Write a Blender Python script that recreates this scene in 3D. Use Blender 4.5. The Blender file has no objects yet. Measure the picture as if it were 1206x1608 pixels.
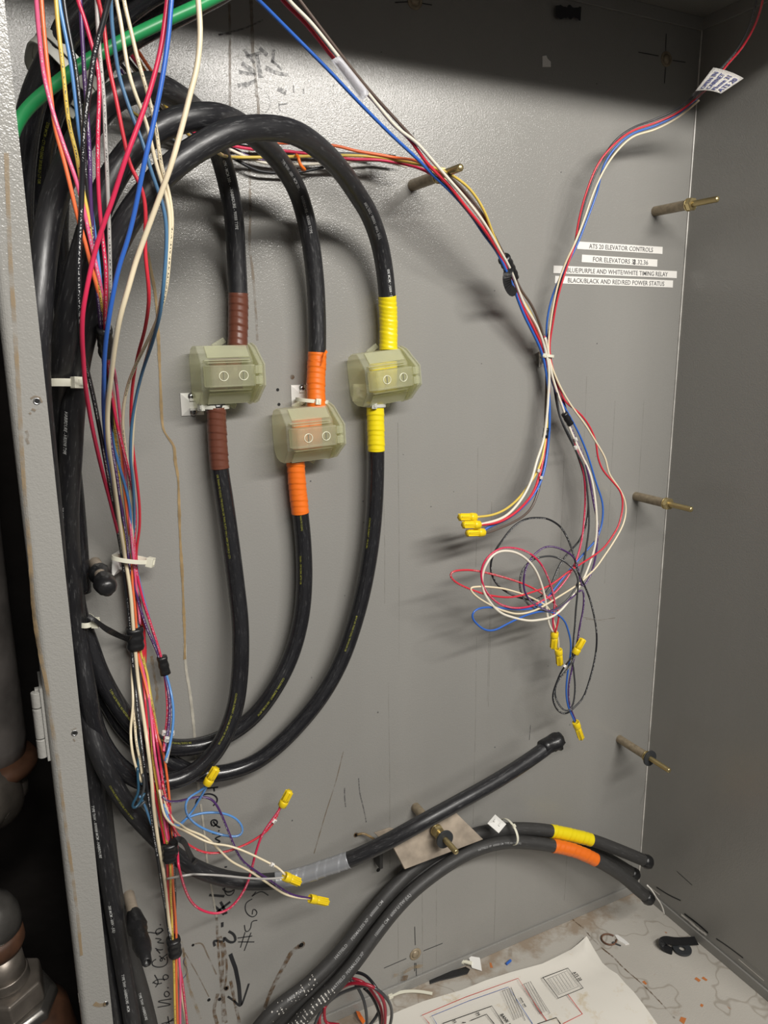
import bpy, bmesh, math, random
from mathutils import Vector, Matrix
random.seed(7)
S = bpy.context.scene
COL = S.collection
# ---------------------------------------------------------------- camera
CZ = 1.45                      # camera height above the room floor
D = 0.85                       # camera to back wall
YAW, PITCH, ROLL, F = math.radians(26.4367), math.radians(12.8221), math.radians(-0.5506), 1201.1
def _cam_axes():
    cy, sy, cp, sp = math.cos(YAW), math.sin(YAW), math.cos(PITCH), math.sin(PITCH)
    fw = Vector((sy*cp, cy*cp, -sp)); rt = Vector((cy, -sy, 0)); up = rt.cross(fw)
    cr, sr = math.cos(ROLL), math.sin(ROLL)
    return cr*rt+sr*up, -sr*rt+cr*up, fw
RT, UP, FW = _cam_axes()
cd = bpy.data.cameras.new('camera'); cam = bpy.data.objects.new('camera', cd); COL.objects.link(cam)
m = Matrix.Identity(4)
for i in range(3):
    m[i][0] = RT[i]; m[i][1] = UP[i]; m[i][2] = -FW[i]
m[2][3] = CZ
cam.matrix_world = m
cd.sensor_fit = 'VERTICAL'; cd.sensor_height = 36; cd.lens = F/1608*36; cd.clip_start = 0.01
S.camera = cam
# ---------------------------------------------------------------- world, lamps, exposure
w = bpy.data.worlds.new('world'); S.world = w; w.use_nodes = True
w.node_tree.nodes['Background'].inputs[0].default_value = (1, .96, .9, 1)
w.node_tree.nodes['Background'].inputs[1].default_value = 0.155
def area(loc, target, sx, sy, power, col):
    l = bpy.data.lights.new('area_lamp', 'AREA'); l.shape = 'RECTANGLE'; l.size = sx; l.size_y = sy
    l.energy = power; l.color = col
    o = bpy.data.objects.new('area_lamp', l); COL.objects.link(o); o.location = loc
    o.rotation_euler = (Vector(target)-Vector(loc)).to_track_quat('-Z', 'Y').to_euler()
    return o
# fluorescent strip hanging just above and behind the photographer, plus an added weak far lamp for soft fill
area((0.60, -0.62, CZ+.76), (0.45, .85, CZ-.40), 1.4, .10, 30, (1, .965, .91))
area((0.5, -2.7, CZ+1.5), (0.4, .85, CZ-.4), 1.1, .4, 20, (1, .96, .90))
S.view_settings.view_transform = 'Standard'; S.view_settings.look = 'None'
S.view_settings.gamma = 1; S.view_settings.use_curve_mapping = False
S.view_settings.exposure = 0.28

# ---------------------------------------------------------------- helpers
FZ = CZ-0.955                  # cabinet floor
def ray(px, py): return RT*((px-603)/F)+UP*((804-py)/F)+FW
def W(px, py, d=0.0):
    """point on the ray of photo pixel at d metres in front of the back wall"""
    v = ray(px, py); t = (D-d)/v.y
    return Vector((v.x*t, v.y*t, CZ+v.z*t))
def FL(px, py, h=0.0):
    v = ray(px, py); t = (FZ+h-CZ)/v.z
    return Vector((v.x*t, v.y*t, CZ+v.z*t))
def tag(o, label=None, cat=None, group=None, kind=None):
    if label: o['label'] = label
    if cat: o['category'] = cat
    if group: o['group'] = group
    if kind: o['kind'] = kind
    return o
def empty(name, loc, label, cat, group=None):
    o = bpy.data.objects.new(name, None); COL.objects.link(o); o.location = loc
    o.empty_display_size = .01
    return tag(o, label, cat, group)
def mesh_obj(name, verts, faces, mat, parent=None, smooth=True, uvs=None):
    me = bpy.data.meshes.new(name)
    off = parent.matrix_basis.translation if parent is not None else None
    if parent is not None:
        inv = world_of(parent).inverted()
        verts = [inv @ Vector(v) for v in verts]
    me.from_pydata([tuple(v) for v in verts], [], faces)
    if smooth:
        me.polygons.foreach_set('use_smooth', [True]*len(me.polygons))
    if uvs:
        ul = me.uv_layers.new(name='UVMap')
        for lp in me.loops: pass
        li = 0
        for fi, p in enumerate(me.polygons):
            for k in range(p.loop_total):
                ul.data[p.loop_start+k].uv = uvs[fi][k]
    me.update()
    if mat: me.materials.append(mat)
    o = bpy.data.objects.new(name, me); COL.objects.link(o)
    if parent is not None: o.parent = parent
    return o
def world_of(o):
    m = o.matrix_basis.copy()
    if o.parent: m = world_of(o.parent) @ m
    return m
def bm_obj(name, bm, mat, parent=None, smooth=False, bevel=0):
    """bm in world coordinates"""
    if parent is not None:
        bm.transform(world_of(parent).inverted())
    bmesh.ops.recalc_face_normals(bm, faces=bm.faces)
    me = bpy.data.meshes.new(name); bm.to_mesh(me); bm.free()
    if smooth: me.polygons.foreach_set('use_smooth', [True]*len(me.polygons))
    if mat: me.materials.append(mat)
    o = bpy.data.objects.new(name, me); COL.objects.link(o)
    if parent is not None: o.parent = parent
    if bevel:
        b = o.modifiers.new('b', 'BEVEL'); b.width = bevel; b.segments = 2; b.limit_method = 'ANGLE'
        me.polygons.foreach_set('use_smooth', [True]*len(me.polygons))
        wn = o.modifiers.new('w', 'WEIGHTED_NORMAL'); wn.keep_sharp = True
    return o
def box(bm, c, s, mat=None):
    M_ = Matrix.Translation(c) @ (mat if mat else Matrix.Identity(4)) @ Matrix.Diagonal((s[0], s[1], s[2], 1))
    return bmesh.ops.create_cube(bm, size=1, matrix=M_)
def frame_of(axis):
    a = Vector(axis).normalized(); h = Vector((0, 0, 1)) if abs(a.z) < .9 else Vector((1, 0, 0))
    u = a.cross(h).normalized(); v = a.cross(u)
    return a, u, v
def lathe(bm, base, axis, prof, n=20, wob=0, close=True, cap=True):
    """prof: list of (distance along axis, radius)"""
    a, u, v = frame_of(axis); rings = []
    for i, (h, r) in enumerate(prof):
        ring = []
        for k in range(n):
            t = 2*math.pi*k/n; rr = r*(1+(random.uniform(-wob, wob) if wob else 0))
            ring.append(bm.verts.new(Vector(base)+a*h+(u*math.cos(t)+v*math.sin(t))*rr))
        rings.append(ring)
    for i in range(len(rings)-1):
        for k in range(n):
            bm.faces.new((rings[i][k], rings[i][(k+1) % n], rings[i+1][(k+1) % n], rings[i+1][k]))
    if cap:
        bm.faces.new(rings[0][::-1]); bm.faces.new(rings[-1])
def hexnut(bm, base, axis, h, r, hole=0):
    lathe(bm, base, axis, [(0, r*.94), (h*.12, r), (h*.88, r), (h, r*.94)], n=6)
# --- materials
def mat(name, col, rough=.5, metal=0, bump=None, var=None, coat=0, spec=.5, alpha=None, sss=0):
    m = bpy.data.materials.new(name); m.use_nodes = True; nt = m.node_tree; b = nt.nodes['Principled BSDF']
    b.inputs['Base Color'].default_value = (*col, 1); b.inputs['Roughness'].default_value = rough
    b.inputs['Metallic'].default_value = metal; b.inputs['Coat Weight'].default_value = coat
    b.inputs['Specular IOR Level'].default_value = spec
    if alpha is not None: b.inputs['Alpha'].default_value = alpha
    tc = nt.nodes.new('ShaderNodeTexCoord')
    if var:
        sc, amt = var
        n = nt.nodes.new('ShaderNodeTexNoise'); n.inputs['Scale'].default_value = sc; n.inputs['Detail'].default_value = 4
        nt.links.new(tc.outputs['Object'], n.inputs['Vector'])
        r = nt.nodes.new('ShaderNodeMapRange'); r.inputs[1].default_value = .3; r.inputs[2].default_value = .7
        r.inputs[3].default_value = 1-amt; r.inputs[4].default_value = 1+amt
        nt.links.new(n.outputs['Fac'], r.inputs[0])
        mx = nt.nodes.new('ShaderNodeVectorMath'); mx.operation = 'SCALE'; mx.inputs[0].default_value = col
        nt.links.new(r.outputs[0], mx.inputs['Scale']); nt.links.new(mx.outputs[0], b.inputs['Base Color'])
    if bump:
        sc, st, dist = bump
        n = nt.nodes.new('ShaderNodeTexNoise'); n.inputs['Scale'].default_value = sc; n.inputs['Detail'].default_value = 2
        nt.links.new(tc.outputs['Object'], n.inputs['Vector'])
        bp = nt.nodes.new('ShaderNodeBump'); bp.inputs['Strength'].default_value = st; bp.inputs['Distance'].default_value = dist
        nt.links.new(n.outputs['Fac'], bp.inputs['Height']); nt.links.new(bp.outputs[0], b.inputs['Normal'])
    return m
def cable_mat(name, col, rough=.33, scuff=.5):
    """black rubber jacket with pale scuffs that run along the cable (UV u = metres)"""
    m = mat(name, col, rough, coat=0, spec=.55); nt = m.node_tree; b = nt.nodes['Principled BSDF']
    uv = nt.nodes.new('ShaderNodeUVMap'); mp = nt.nodes.new('ShaderNodeMapping'); mp.inputs['Scale'].default_value = (22, 9, 1)
    nt.links.new(uv.outputs[0], mp.inputs[0])
    n = nt.nodes.new('ShaderNodeTexNoise'); n.inputs['Scale'].default_value = 3; n.inputs['Detail'].default_value = 7; n.inputs['Roughness'].default_value = .7
    nt.links.new(mp.outputs[0], n.inputs['Vector'])
    cr = nt.nodes.new('ShaderNodeValToRGB'); cr.color_ramp.elements[0].position = .56; cr.color_ramp.elements[1].position = .78
    cr.color_ramp.elements[0].color = (*col, 1); c2 = [c+scuff*.25 for c in col]; cr.color_ramp.elements[1].color = (*c2, 1)
    nt.links.new(n.outputs['Fac'], cr.inputs[0]); nt.links.new(cr.outputs[0], b.inputs['Base Color'])
    r = nt.nodes.new('ShaderNodeMapRange'); r.inputs[1].default_value = .45; r.inputs[2].default_value = .7
    r.inputs[3].default_value = rough; r.inputs[4].default_value = rough+.25
    nt.links.new(n.outputs['Fac'], r.inputs[0]); nt.links.new(r.outputs[0], b.inputs['Roughness'])
    return m
def wire_mat(name, col, prnt=None, rough=.28):
    """glossy insulation; prnt = colour of the fine printed legend along one side"""
    m = mat(name, col, rough, spec=.5); nt = m.node_tree; b = nt.nodes['Principled BSDF']
    if prnt:
        uv = nt.nodes.new('ShaderNodeUVMap'); sx = nt.nodes.new('ShaderNodeSeparateXYZ'); nt.links.new(uv.outputs[0], sx.inputs[0])
        mp = nt.nodes.new('ShaderNodeMapping'); mp.inputs['Scale'].default_value = (900, 9, 1); nt.links.new(uv.outputs[0], mp.inputs[0])
        n = nt.nodes.new('ShaderNodeTexNoise'); n.inputs['Scale'].default_value = 1; n.inputs['Detail'].default_value = 1
        nt.links.new(mp.outputs[0], n.inputs['Vector'])
        g = nt.nodes.new('ShaderNodeMath'); g.operation = 'GREATER_THAN'; g.inputs[1].default_value = .54; nt.links.new(n.outputs['Fac'], g.inputs[0])
        a = nt.nodes.new('ShaderNodeMath'); a.operation = 'SUBTRACT'; a.inputs[1].default_value = .5; nt.links.new(sx.outputs[1], a.inputs[0])
        ab = nt.nodes.new('ShaderNodeMath'); ab.operation = 'ABSOLUTE'; nt.links.new(a.outputs[0], ab.inputs[0])
        l = nt.nodes.new('ShaderNodeMath'); l.operation = 'LESS_THAN'; l.inputs[1].default_value = .055; nt.links.new(ab.outputs[0], l.inputs[0])
        # legend comes in runs with gaps
        wv = nt.nodes.new('ShaderNodeMath'); wv.operation = 'MULTIPLY'; wv.inputs[1].default_value = 9; nt.links.new(sx.outputs[0], wv.inputs[0])
        fr = nt.nodes.new('ShaderNodeMath'); fr.operation = 'FRACT'; nt.links.new(wv.outputs[0], fr.inputs[0])
        l2 = nt.nodes.new('ShaderNodeMath'); l2.operation = 'LESS_THAN'; l2.inputs[1].default_value = .72; nt.links.new(fr.outputs[0], l2.inputs[0])
        p1 = nt.nodes.new('ShaderNodeMath'); p1.operation = 'MULTIPLY'; nt.links.new(g.outputs[0], p1.inputs[0]); nt.links.new(l.outputs[0], p1.inputs[1])
        p2 = nt.nodes.new('ShaderNodeMath'); p2.operation = 'MULTIPLY'; nt.links.new(p1.outputs[0], p2.inputs[0]); nt.links.new(l2.outputs[0], p2.inputs[1])
        mx = nt.nodes.new('ShaderNodeMix'); mx.data_type = 'RGBA'; mx.inputs[6].default_value = (*col, 1); mx.inputs[7].default_value = (*prnt, 1)
        nt.links.new(p2.outputs[0], mx.inputs[0]); nt.links.new(mx.outputs[2], b.inputs['Base Color'])
    return m
def paint_mat(name, col, rust=False, rough=.21):
    m = mat(name, col, rough, spec=.5); nt = m.node_tree; b = nt.nodes['Principled BSDF']
    tc = nt.nodes['Texture Coordinate']
    def noise(scale, det, vec=None, ro=.5):
        n = nt.nodes.new('ShaderNodeTexNoise'); n.inputs['Scale'].default_value = scale; n.inputs['Detail'].default_value = det
        n.inputs['Roughness'].default_value = ro
        nt.links.new(vec or tc.outputs['Object'], n.inputs['Vector']); return n
    # faint vertical streaks
    mp = nt.nodes.new('ShaderNodeMapping'); mp.inputs['Scale'].default_value = (9, 9, .5); nt.links.new(tc.outputs['Object'], mp.inputs[0])
    st = noise(1.3, 3, mp.outputs[0])
    r = nt.nodes.new('ShaderNodeMapRange'); r.inputs[1].default_value = .35; r.inputs[2].default_value = .7; r.inputs[3].default_value = 1.02; r.inputs[4].default_value = .965
    nt.links.new(st.outputs['Fac'], r.inputs[0])
    cl = noise(5, 4)
    r2 = nt.nodes.new('ShaderNodeMapRange'); r2.inputs[1].default_value = .3; r2.inputs[2].default_value = .7; r2.inputs[3].default_value = .97; r2.inputs[4].default_value = 1.03
    nt.links.new(cl.outputs['Fac'], r2.inputs[0])
    mm = nt.nodes.new('ShaderNodeMath'); mm.operation = 'MULTIPLY'; nt.links.new(r.outputs[0], mm.inputs[0]); nt.links.new(r2.outputs[0], mm.inputs[1])
    sc = nt.nodes.new('ShaderNodeVectorMath'); sc.operation = 'SCALE'; sc.inputs[0].default_value = col; nt.links.new(mm.outputs[0], sc.inputs['Scale'])
    last = sc.outputs[0]
    if rust:
        # tide marks: thin contour lines of a warped noise, and rust specks
        n1 = noise(7, 3, None, .6)
        a = nt.nodes.new('ShaderNodeMath'); a.operation = 'SUBTRACT'; a.inputs[1].default_value = .52; nt.links.new(n1.outputs['Fac'], a.inputs[0])
        ab = nt.nodes.new('ShaderNodeMath'); ab.operation = 'ABSOLUTE'; nt.links.new(a.outputs[0], ab.inputs[0])
        mr = nt.nodes.new('ShaderNodeMapRange'); mr.inputs[1].default_value = .002; mr.inputs[2].default_value = .010; mr.inputs[3].default_value = .38; mr.inputs[4].default_value = 0
        nt.links.new(ab.outputs[0], mr.inputs[0])
        mx = nt.nodes.new('ShaderNodeMix'); mx.data_type = 'RGBA'; mx.inputs[7].default_value = (.17, .13, .085, 1)
        nt.links.new(mr.outputs[0], mx.inputs[0]); nt.links.new(last, mx.inputs[6]); last = mx.outputs[2]
        n2 = noise(42, 4, None, .6)
        mr = nt.nodes.new('ShaderNodeMapRange'); mr.inputs[1].default_value = .70; mr.inputs[2].default_value = .76; mr.inputs[3].default_value = 0; mr.inputs[4].default_value = .85
        nt.links.new(n2.outputs['Fac'], mr.inputs[0])
        mx = nt.nodes.new('ShaderNodeMix'); mx.data_type = 'RGBA'; mx.inputs[7].default_value = (.36, .13, .04, 1)
        nt.links.new(mr.outputs[0], mx.inputs[0]); nt.links.new(last, mx.inputs[6]); last = mx.outputs[2]
        # brown grime towards the seam with the walls
        n3 = noise(16, 5, None, .65)
        sx = nt.nodes.new('ShaderNodeSeparateXYZ'); nt.links.new(tc.outputs['Object'], sx.inputs[0])
        e = nt.nodes.new('ShaderNodeMapRange'); e.inputs[1].default_value = .78; e.inputs[2].default_value = .85; e.inputs[3].default_value = -.12; e.inputs[4].default_value = .16
        nt.links.new(sx.outputs[1], e.inputs[0])
        ad = nt.nodes.new('ShaderNodeMath'); nt.links.new(n3.outputs['Fac'], ad.inputs[0]); nt.links.new(e.outputs[0], ad.inputs[1])
        mr = nt.nodes.new('ShaderNodeMapRange'); mr.inputs[1].default_value = .52; mr.inputs[2].default_value = .68; mr.inputs[3].default_value = 0; mr.inputs[4].default_value = .7
        nt.links.new(ad.outputs[0], mr.inputs[0])
        mx = nt.nodes.new('ShaderNodeMix'); mx.data_type = 'RGBA'; mx.inputs[7].default_value = (.26, .18, .11, 1)
        nt.links.new(mr.outputs[0], mx.inputs[0]); nt.links.new(last, mx.inputs[6]); last = mx.outputs[2]
    nt.links.new(last, b.inputs['Base Color'])
    n = noise(420, 1); n2 = noise(900, 1)
    ad = nt.nodes.new('ShaderNodeMath'); nt.links.new(n.outputs['Fac'], ad.inputs[0]); nt.links.new(n2.outputs['Fac'], ad.inputs[1])
    bp = nt.nodes.new('ShaderNodeBump'); bp.inputs['Strength'].default_value = .38; bp.inputs['Distance'].default_value = .0005
    nt.links.new(ad.outputs[0], bp.inputs['Height']); nt.links.new(bp.outputs[0], b.inputs['Normal'])
    return m
def stain_mat(name, col, amount=.7, scale=90, cover=.5):
    m = mat(name, col, .45); nt = m.node_tree; b = nt.nodes['Principled BSDF']; tc = nt.nodes['Texture Coordinate']
    n = nt.nodes.new('ShaderNodeTexNoise'); n.inputs['Scale'].default_value = scale; n.inputs['Detail'].default_value = 5
    nt.links.new(tc.outputs['Object'], n.inputs['Vector'])
    mr = nt.nodes.new('ShaderNodeMapRange'); mr.inputs[1].default_value = cover-.12; mr.inputs[2].default_value = cover+.12; mr.inputs[3].default_value = .05; mr.inputs[4].default_value = amount
    nt.links.new(n.outputs['Fac'], mr.inputs[0]); nt.links.new(mr.outputs[0], b.inputs['Alpha'])
    return m
GREY = (.268, .262, .245)
M = {}
M['paint'] = paint_mat('grey_paint', GREY)
M['floorpaint'] = paint_mat('floor_paint', (.47, .445, .40), rust=True, rough=.42)
M['black'] = cable_mat('black_jacket', (.017, .017, .019), .34)
M['gloss'] = cable_mat('glossy_black_jacket', (.014, .014, .016), .17, .2)
M['dull'] = cable_mat('dull_black_jacket', (.035, .034, .033), .5, .25)
M['green'] = mat('green_jacket', (.02, .27, .085), .35, var=(60, .12))
M['tapeblack'] = mat('black_tape', (.013, .013, .014), .33, bump=(160, .5, .001))
M['brown'] = mat('brown_tape', (.13, .045, .028), .28)
M['orange'] = mat('orange_tape', (.83, .17, .015), .38)
M['yellow'] = mat('yellow_tape', (.83, .67, .01), .33)
M['silver'] = mat('silver_tape', (.33, .34, .36), .3, metal=.3)
M['conn'] = mat('yellow_plastic', (.85, .62, .015), .32)
M['nylon'] = mat('nylon', (.72, .7, .58), .35)
M['greynylon'] = mat('grey_nylon', (.5, .5, .45), .4)
M['white'] = mat('white_plastic', (.78, .77, .74), .35)
M['zinc'] = mat('brown_zinc', (.29, .235, .16), .45, metal=.25, var=(150, .25))
M['brass'] = mat('yellow_zinc', (.58, .47, .24), .28, metal=.85)
M['steel'] = mat('steel', (.5, .5, .5), .25, metal=.95)
M['plate'] = mat('stained_plate', (.36, .30, .235), .55, metal=.15, var=(45, .28))
M['plateedge'] = mat('plate_edge', (.4, .37, .32), .4, metal=.5, var=(80, .3))
M['rubber'] = mat('rubber', (.03, .033, .037), .5)
M['printw'] = mat('white_print', (.55, .56, .55), .5)
M['printg'] = mat('grey_print', (.3, .3, .3), .5)
M['printy'] = mat('yellow_print', (.24, .24, .035), .5)
M['ink'] = mat('marker_ink', (.012, .013, .016), .4)
M['inkfaint'] = stain_mat('faint_marker', (.09, .09, .095), .6, 300, .45)
M['inkblue'] = mat('pen_ink', (.03, .04, .16), .5)
M['labelwhite'] = mat('white_tape_label', (.82, .8, .76), .4)
M['labeltext'] = mat('label_print', (.12, .12, .12), .5)
M['hole'] = mat('hole_dark', (.004, .004, .004), .8)
M['glue'] = mat('dried_glue', (.36, .25, .12), .25, alpha=.75, var=(60, .3))
M['gluew'] = mat('pale_glue', (.5, .47, .4), .4, alpha=.8, var=(60, .2))
M['drip'] = stain_mat('brown_drip', (.20, .15, .10), .6, 90, .45)
M['rust'] = stain_mat('rust_stain', (.13, .075, .035), .75, 120, .50)
M['rustlight'] = stain_mat('rust_faint', (.30, .21, .11), .6, 60, .5)
M['streak'] = stain_mat('faint_streak', (.26, .25, .22), .3, 40, .5)
M['edge'] = mat('pale_edge', (.62, .6, .56), .4, var=(40, .3))
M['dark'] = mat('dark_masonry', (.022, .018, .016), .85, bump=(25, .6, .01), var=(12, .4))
M['pipe'] = mat('grey_pipe', (.16, .145, .135), .6, var=(30, .35), bump=(50, .6, .002))
M['pipemetal'] = mat('worn_fitting', (.25, .22, .19), .38, metal=.6, var=(40, .35), bump=(90, .3, .001))
M['chrome'] = mat('dull_chrome', (.5, .48, .45), .22, metal=.9, var=(60, .25))
M['rusty'] = mat('rusty_iron', (.12, .055, .03), .6, var=(40, .5), bump=(60, .4, .002))
def shell_mat():
    m = bpy.data.materials.new('translucent_cover'); m.use_nodes = True; nt = m.node_tree; b = nt.nodes['Principled BSDF']
    b.inputs['Base Color'].default_value = (.82, .83, .68, 1); b.inputs['Roughness'].default_value = .2
    out = nt.nodes['Material Output']
    tl = nt.nodes.new('ShaderNodeBsdfTranslucent'); tl.inputs[0].default_value = (.88, .88, .66, 1)
    tr = nt.nodes.new('ShaderNodeBsdfTransparent'); tr.inputs[0].default_value = (.97, .975, .90, 1)
    m1 = nt.nodes.new('ShaderNodeMixShader'); m1.inputs[0].default_value = .45
    m2 = nt.nodes.new('ShaderNodeMixShader'); m2.inputs[0].default_value = .60
    lw = nt.nodes.new('ShaderNodeLayerWeight'); lw.inputs[0].default_value = .35
    mr = nt.nodes.new('ShaderNodeMapRange'); mr.inputs[3].default_value = .74; mr.inputs[4].default_value = .35
    nt.links.new(lw.outputs['Facing'], mr.inputs[0]); nt.links.new(mr.outputs[0], m2.inputs[0])
    nt.links.new(b.outputs[0], m1.inputs[1]); nt.links.new(tl.outputs[0], m1.inputs[2])
    nt.links.new(m1.outputs[0], m2.inputs[1]); nt.links.new(tr.outputs[0], m2.inputs[2])
    nt.links.new(m2.outputs[0], out.inputs[0])
    return m
M['shell'] = shell_mat()
M['bossring'] = mat('pale_moulding', (.78, .78, .62), .25)
M['slot'] = mat('slot_shade', (.2, .2, .15), .5)
WC = {
 'pink': (.75, .12, .25), 'hotpink': (.64, .03, .09), 'red': (.62, .035, .055), 'darkred': (.32, .012, .03), 'orange': (.82, .17, .06),
 'yellow': (.68, .50, .10), 'mustard': (.48, .36, .09), 'blue': (.035, .13, .5), 'muted': (.07, .17, .30), 'sky': (.10, .27, .60),
 'navy': (.03, .06, .16), 'purple': (.075, .03, .13), 'black': (.016, .017, .02), 'charcoal': (.05, .052, .055),
 'cream': (.75, .65, .46), 'white': (.76, .71, .6), 'grey': (.33, .33, .34), 'silver': (.45, .44, .42), 'brown': (.12, .09, .075), 'teal': (.02, .07, .12)}
_wm = {}
def wm(c, p=None):
    k = (c, p)
    if k not in _wm:
        _wm[k] = wire_mat('wire_'+c+('_printed' if p else ''), WC[c], {'w': (.5, .5, .5), 'k': (.02, .02, .02), 'y': (.6, .6, .1)}.get(p))
    return _wm[k]
# --- curves and tubes
def sstep(a, b, x):
    t = min(1, max(0, (x-a)/(b-a))); return t*t*(3-2*t)
def harness(x, y, d):
    """the loose wiring hangs clear of the thick cables wherever it crosses them"""
    if x < 345 and y < 640:
        w_ = 1-sstep(430, 620, y)
        if x > 150 and x < 330 and d < 110: w_ = 0          # the short runs that lie behind the arches
        d = d*(1-w_)+(max(d, 243)+(d-200)*.12)*w_
    if x < 300 and y > 1050 and d < 80:
        d += 46*sstep(1060, 1190, y)*(1-sstep(1340, 1440, y))*(1-sstep(262, 300, x) if y < 1340 else 1)
    return d
def path(s, off=0.0, lead=None):
    """'x,y,d x,y ...'  pixels on the photo and mm in front of the back wall -> 3D points"""
    raw = [tuple(float(a) for a in t.split(',')) for t in s.split()]
    L = [0]
    for a, b in zip(raw, raw[1:]): L.append(L[-1]+math.hypot(b[0]-a[0], b[1]-a[1]))
    known = [(L[i], r[2]) for i, r in enumerate(raw) if len(r) > 2]
    out = []
    for i, r in enumerate(raw):
        x = L[i]
        if x <= known[0][0]: d = known[0][1]
        elif x >= known[-1][0]: d = known[-1][1]
        else:
            for (a, da), (b, db) in zip(known, known[1:]):
                if a <= x <= b:
                    t = (x-a)/(b-a); d = da+(db-da)*t; break
        if lead: d = lead(r[0], r[1], d)
        out.append(W(r[0], r[1], (d+off)/1000))
    return out
def spline(pts, step=.004):
    P = [Vector(p) for p in pts]
    if len(P) == 2:
        n = max(2, int((P[1]-P[0]).length/step)); return [P[0].lerp(P[1], i/n) for i in range(n+1)]
    P = [P[0]*2-P[1]]+P+[P[-1]*2-P[-2]]
    out = []
    for i in range(1, len(P)-2):
        p0, p1, p2, p3 = P[i-1:i+3]
        t0 = 0; t1 = t0+max((p1-p0).length, 1e-6)**.5; t2 = t1+max((p2-p1).length, 1e-6)**.5; t3 = t2+max((p3-p2).length, 1e-6)**.5
        n = max(1, int(round((p2-p1).length/step)))
        for k in range(n):
            t = t1+(t2-t1)*k/n
            a1 = p0*((t1-t)/(t1-t0))+p1*((t-t0)/(t1-t0)); a2 = p1*((t2-t)/(t2-t1))+p2*((t-t1)/(t2-t1)); a3 = p2*((t3-t)/(t3-t2))+p3*((t-t2)/(t3-t2))
            b1 = a1*((t2-t)/(t2-t0))+a2*((t-t0)/(t2-t0)); b2 = a2*((t3-t)/(t3-t1))+a3*((t-t1)/(t3-t1))
            out.append(b1*((t2-t)/(t2-t1))+b2*((t-t1)/(t2-t1)))
    out.append(P[-2])
    # light smoothing keeps hand-traced points from kinking
    for _ in range(3):
        out = [out[0]]+[(out[i-1]+out[i]*2+out[i+1])/4 for i in range(1, len(out)-1)]+[out[-1]]
    return out
def frames(c, ref=None):
    T = []
    for i in range(len(c)):
        t = c[min(i+1, len(c)-1)]-c[max(i-1, 0)]
        T.append(t.normalized() if t.length > 1e-9 else Vector((0, 0, 1)))
    ref = ref or Vector((0, -1, 0))
    u = (ref-T[0]*ref.dot(T[0]))
    if u.length < .05: u = Vector((1, 0, 0))-T[0]*T[0].x
    u.normalize(); U = [u]
    for i in range(1, len(c)):
        u = U[-1]-T[i]*U[-1].dot(T[i]); u.normalize(); U.append(u)
    return T, U, [t.cross(u) for t, u in zip(T, U)]
def tube(name, c, r, mat_, parent=None, seg=10, rfun=None, capr=True):
    T, U, V = frames(c); verts = []; faces = []; uvs = []; L = 0; Ls = []
    for i, p in enumerate(c):
        if i: L += (c[i]-c[i-1]).length
        Ls.append(L); rr = rfun(L, i) if rfun else r
        for k in range(seg):
            a = 2*math.pi*k/seg
            verts.append(p+(U[i]*math.cos(a)+V[i]*math.sin(a))*rr)
    for i in range(len(c)-1):
        for k in range(seg):
            k2 = (k+1) % seg
            faces.append((i*seg+k, (i+1)*seg+k, (i+1)*seg+k2, i*seg+k2))
            # v = .5 on the side that faces out of the cabinet
            v0 = (k/seg+.5) % 1; v1 = v0+1/seg
            uvs.append(((Ls[i], v0), (Ls[i+1], v0), (Ls[i+1], v1), (Ls[i], v1)))
    if capr:
        n = len(c)-1
        faces.append(tuple(range(seg))); uvs.append([(0, 0)]*seg)
        faces.append(tuple(n*seg+k for k in range(seg-1, -1, -1))); uvs.append([(Ls[-1], 0)]*seg)
    return mesh_obj(name, verts, faces, mat_, parent, True, uvs)
def to_edge(pts, top=None, bottom=None):
    """carry a run on beyond the frame: up to the cabinet top or down to its floor"""
    if top:
        d = (pts[0]-pts[1]).normalized(); d = (d+Vector((0, 0, 1.2))).normalized()
        pts = [pts[0]+d*((CZ+.413-pts[0].z)/d.z)]+pts
    if bottom:
        d = (pts[-1]-pts[-2]).normalized(); d = (d+Vector((0, 0, -.6))).normalized()
        k = (pts[-1].z-(FZ+.012))/-d.z
        pts = pts+[pts[-1]+d*k]
    return pts
def wire(s, color, label, prnt=None, r=.00146, off=0, top=False, bottom=False, group=None, cat='wire', name='wire', seg=8):
    pts = to_edge(path(s, off, harness), top, bottom)
    c = spline(pts, .0045)
    o = tube(name, c, r, wm(color, prnt), None, seg)
    return tag(o, label, cat, group)
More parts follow.
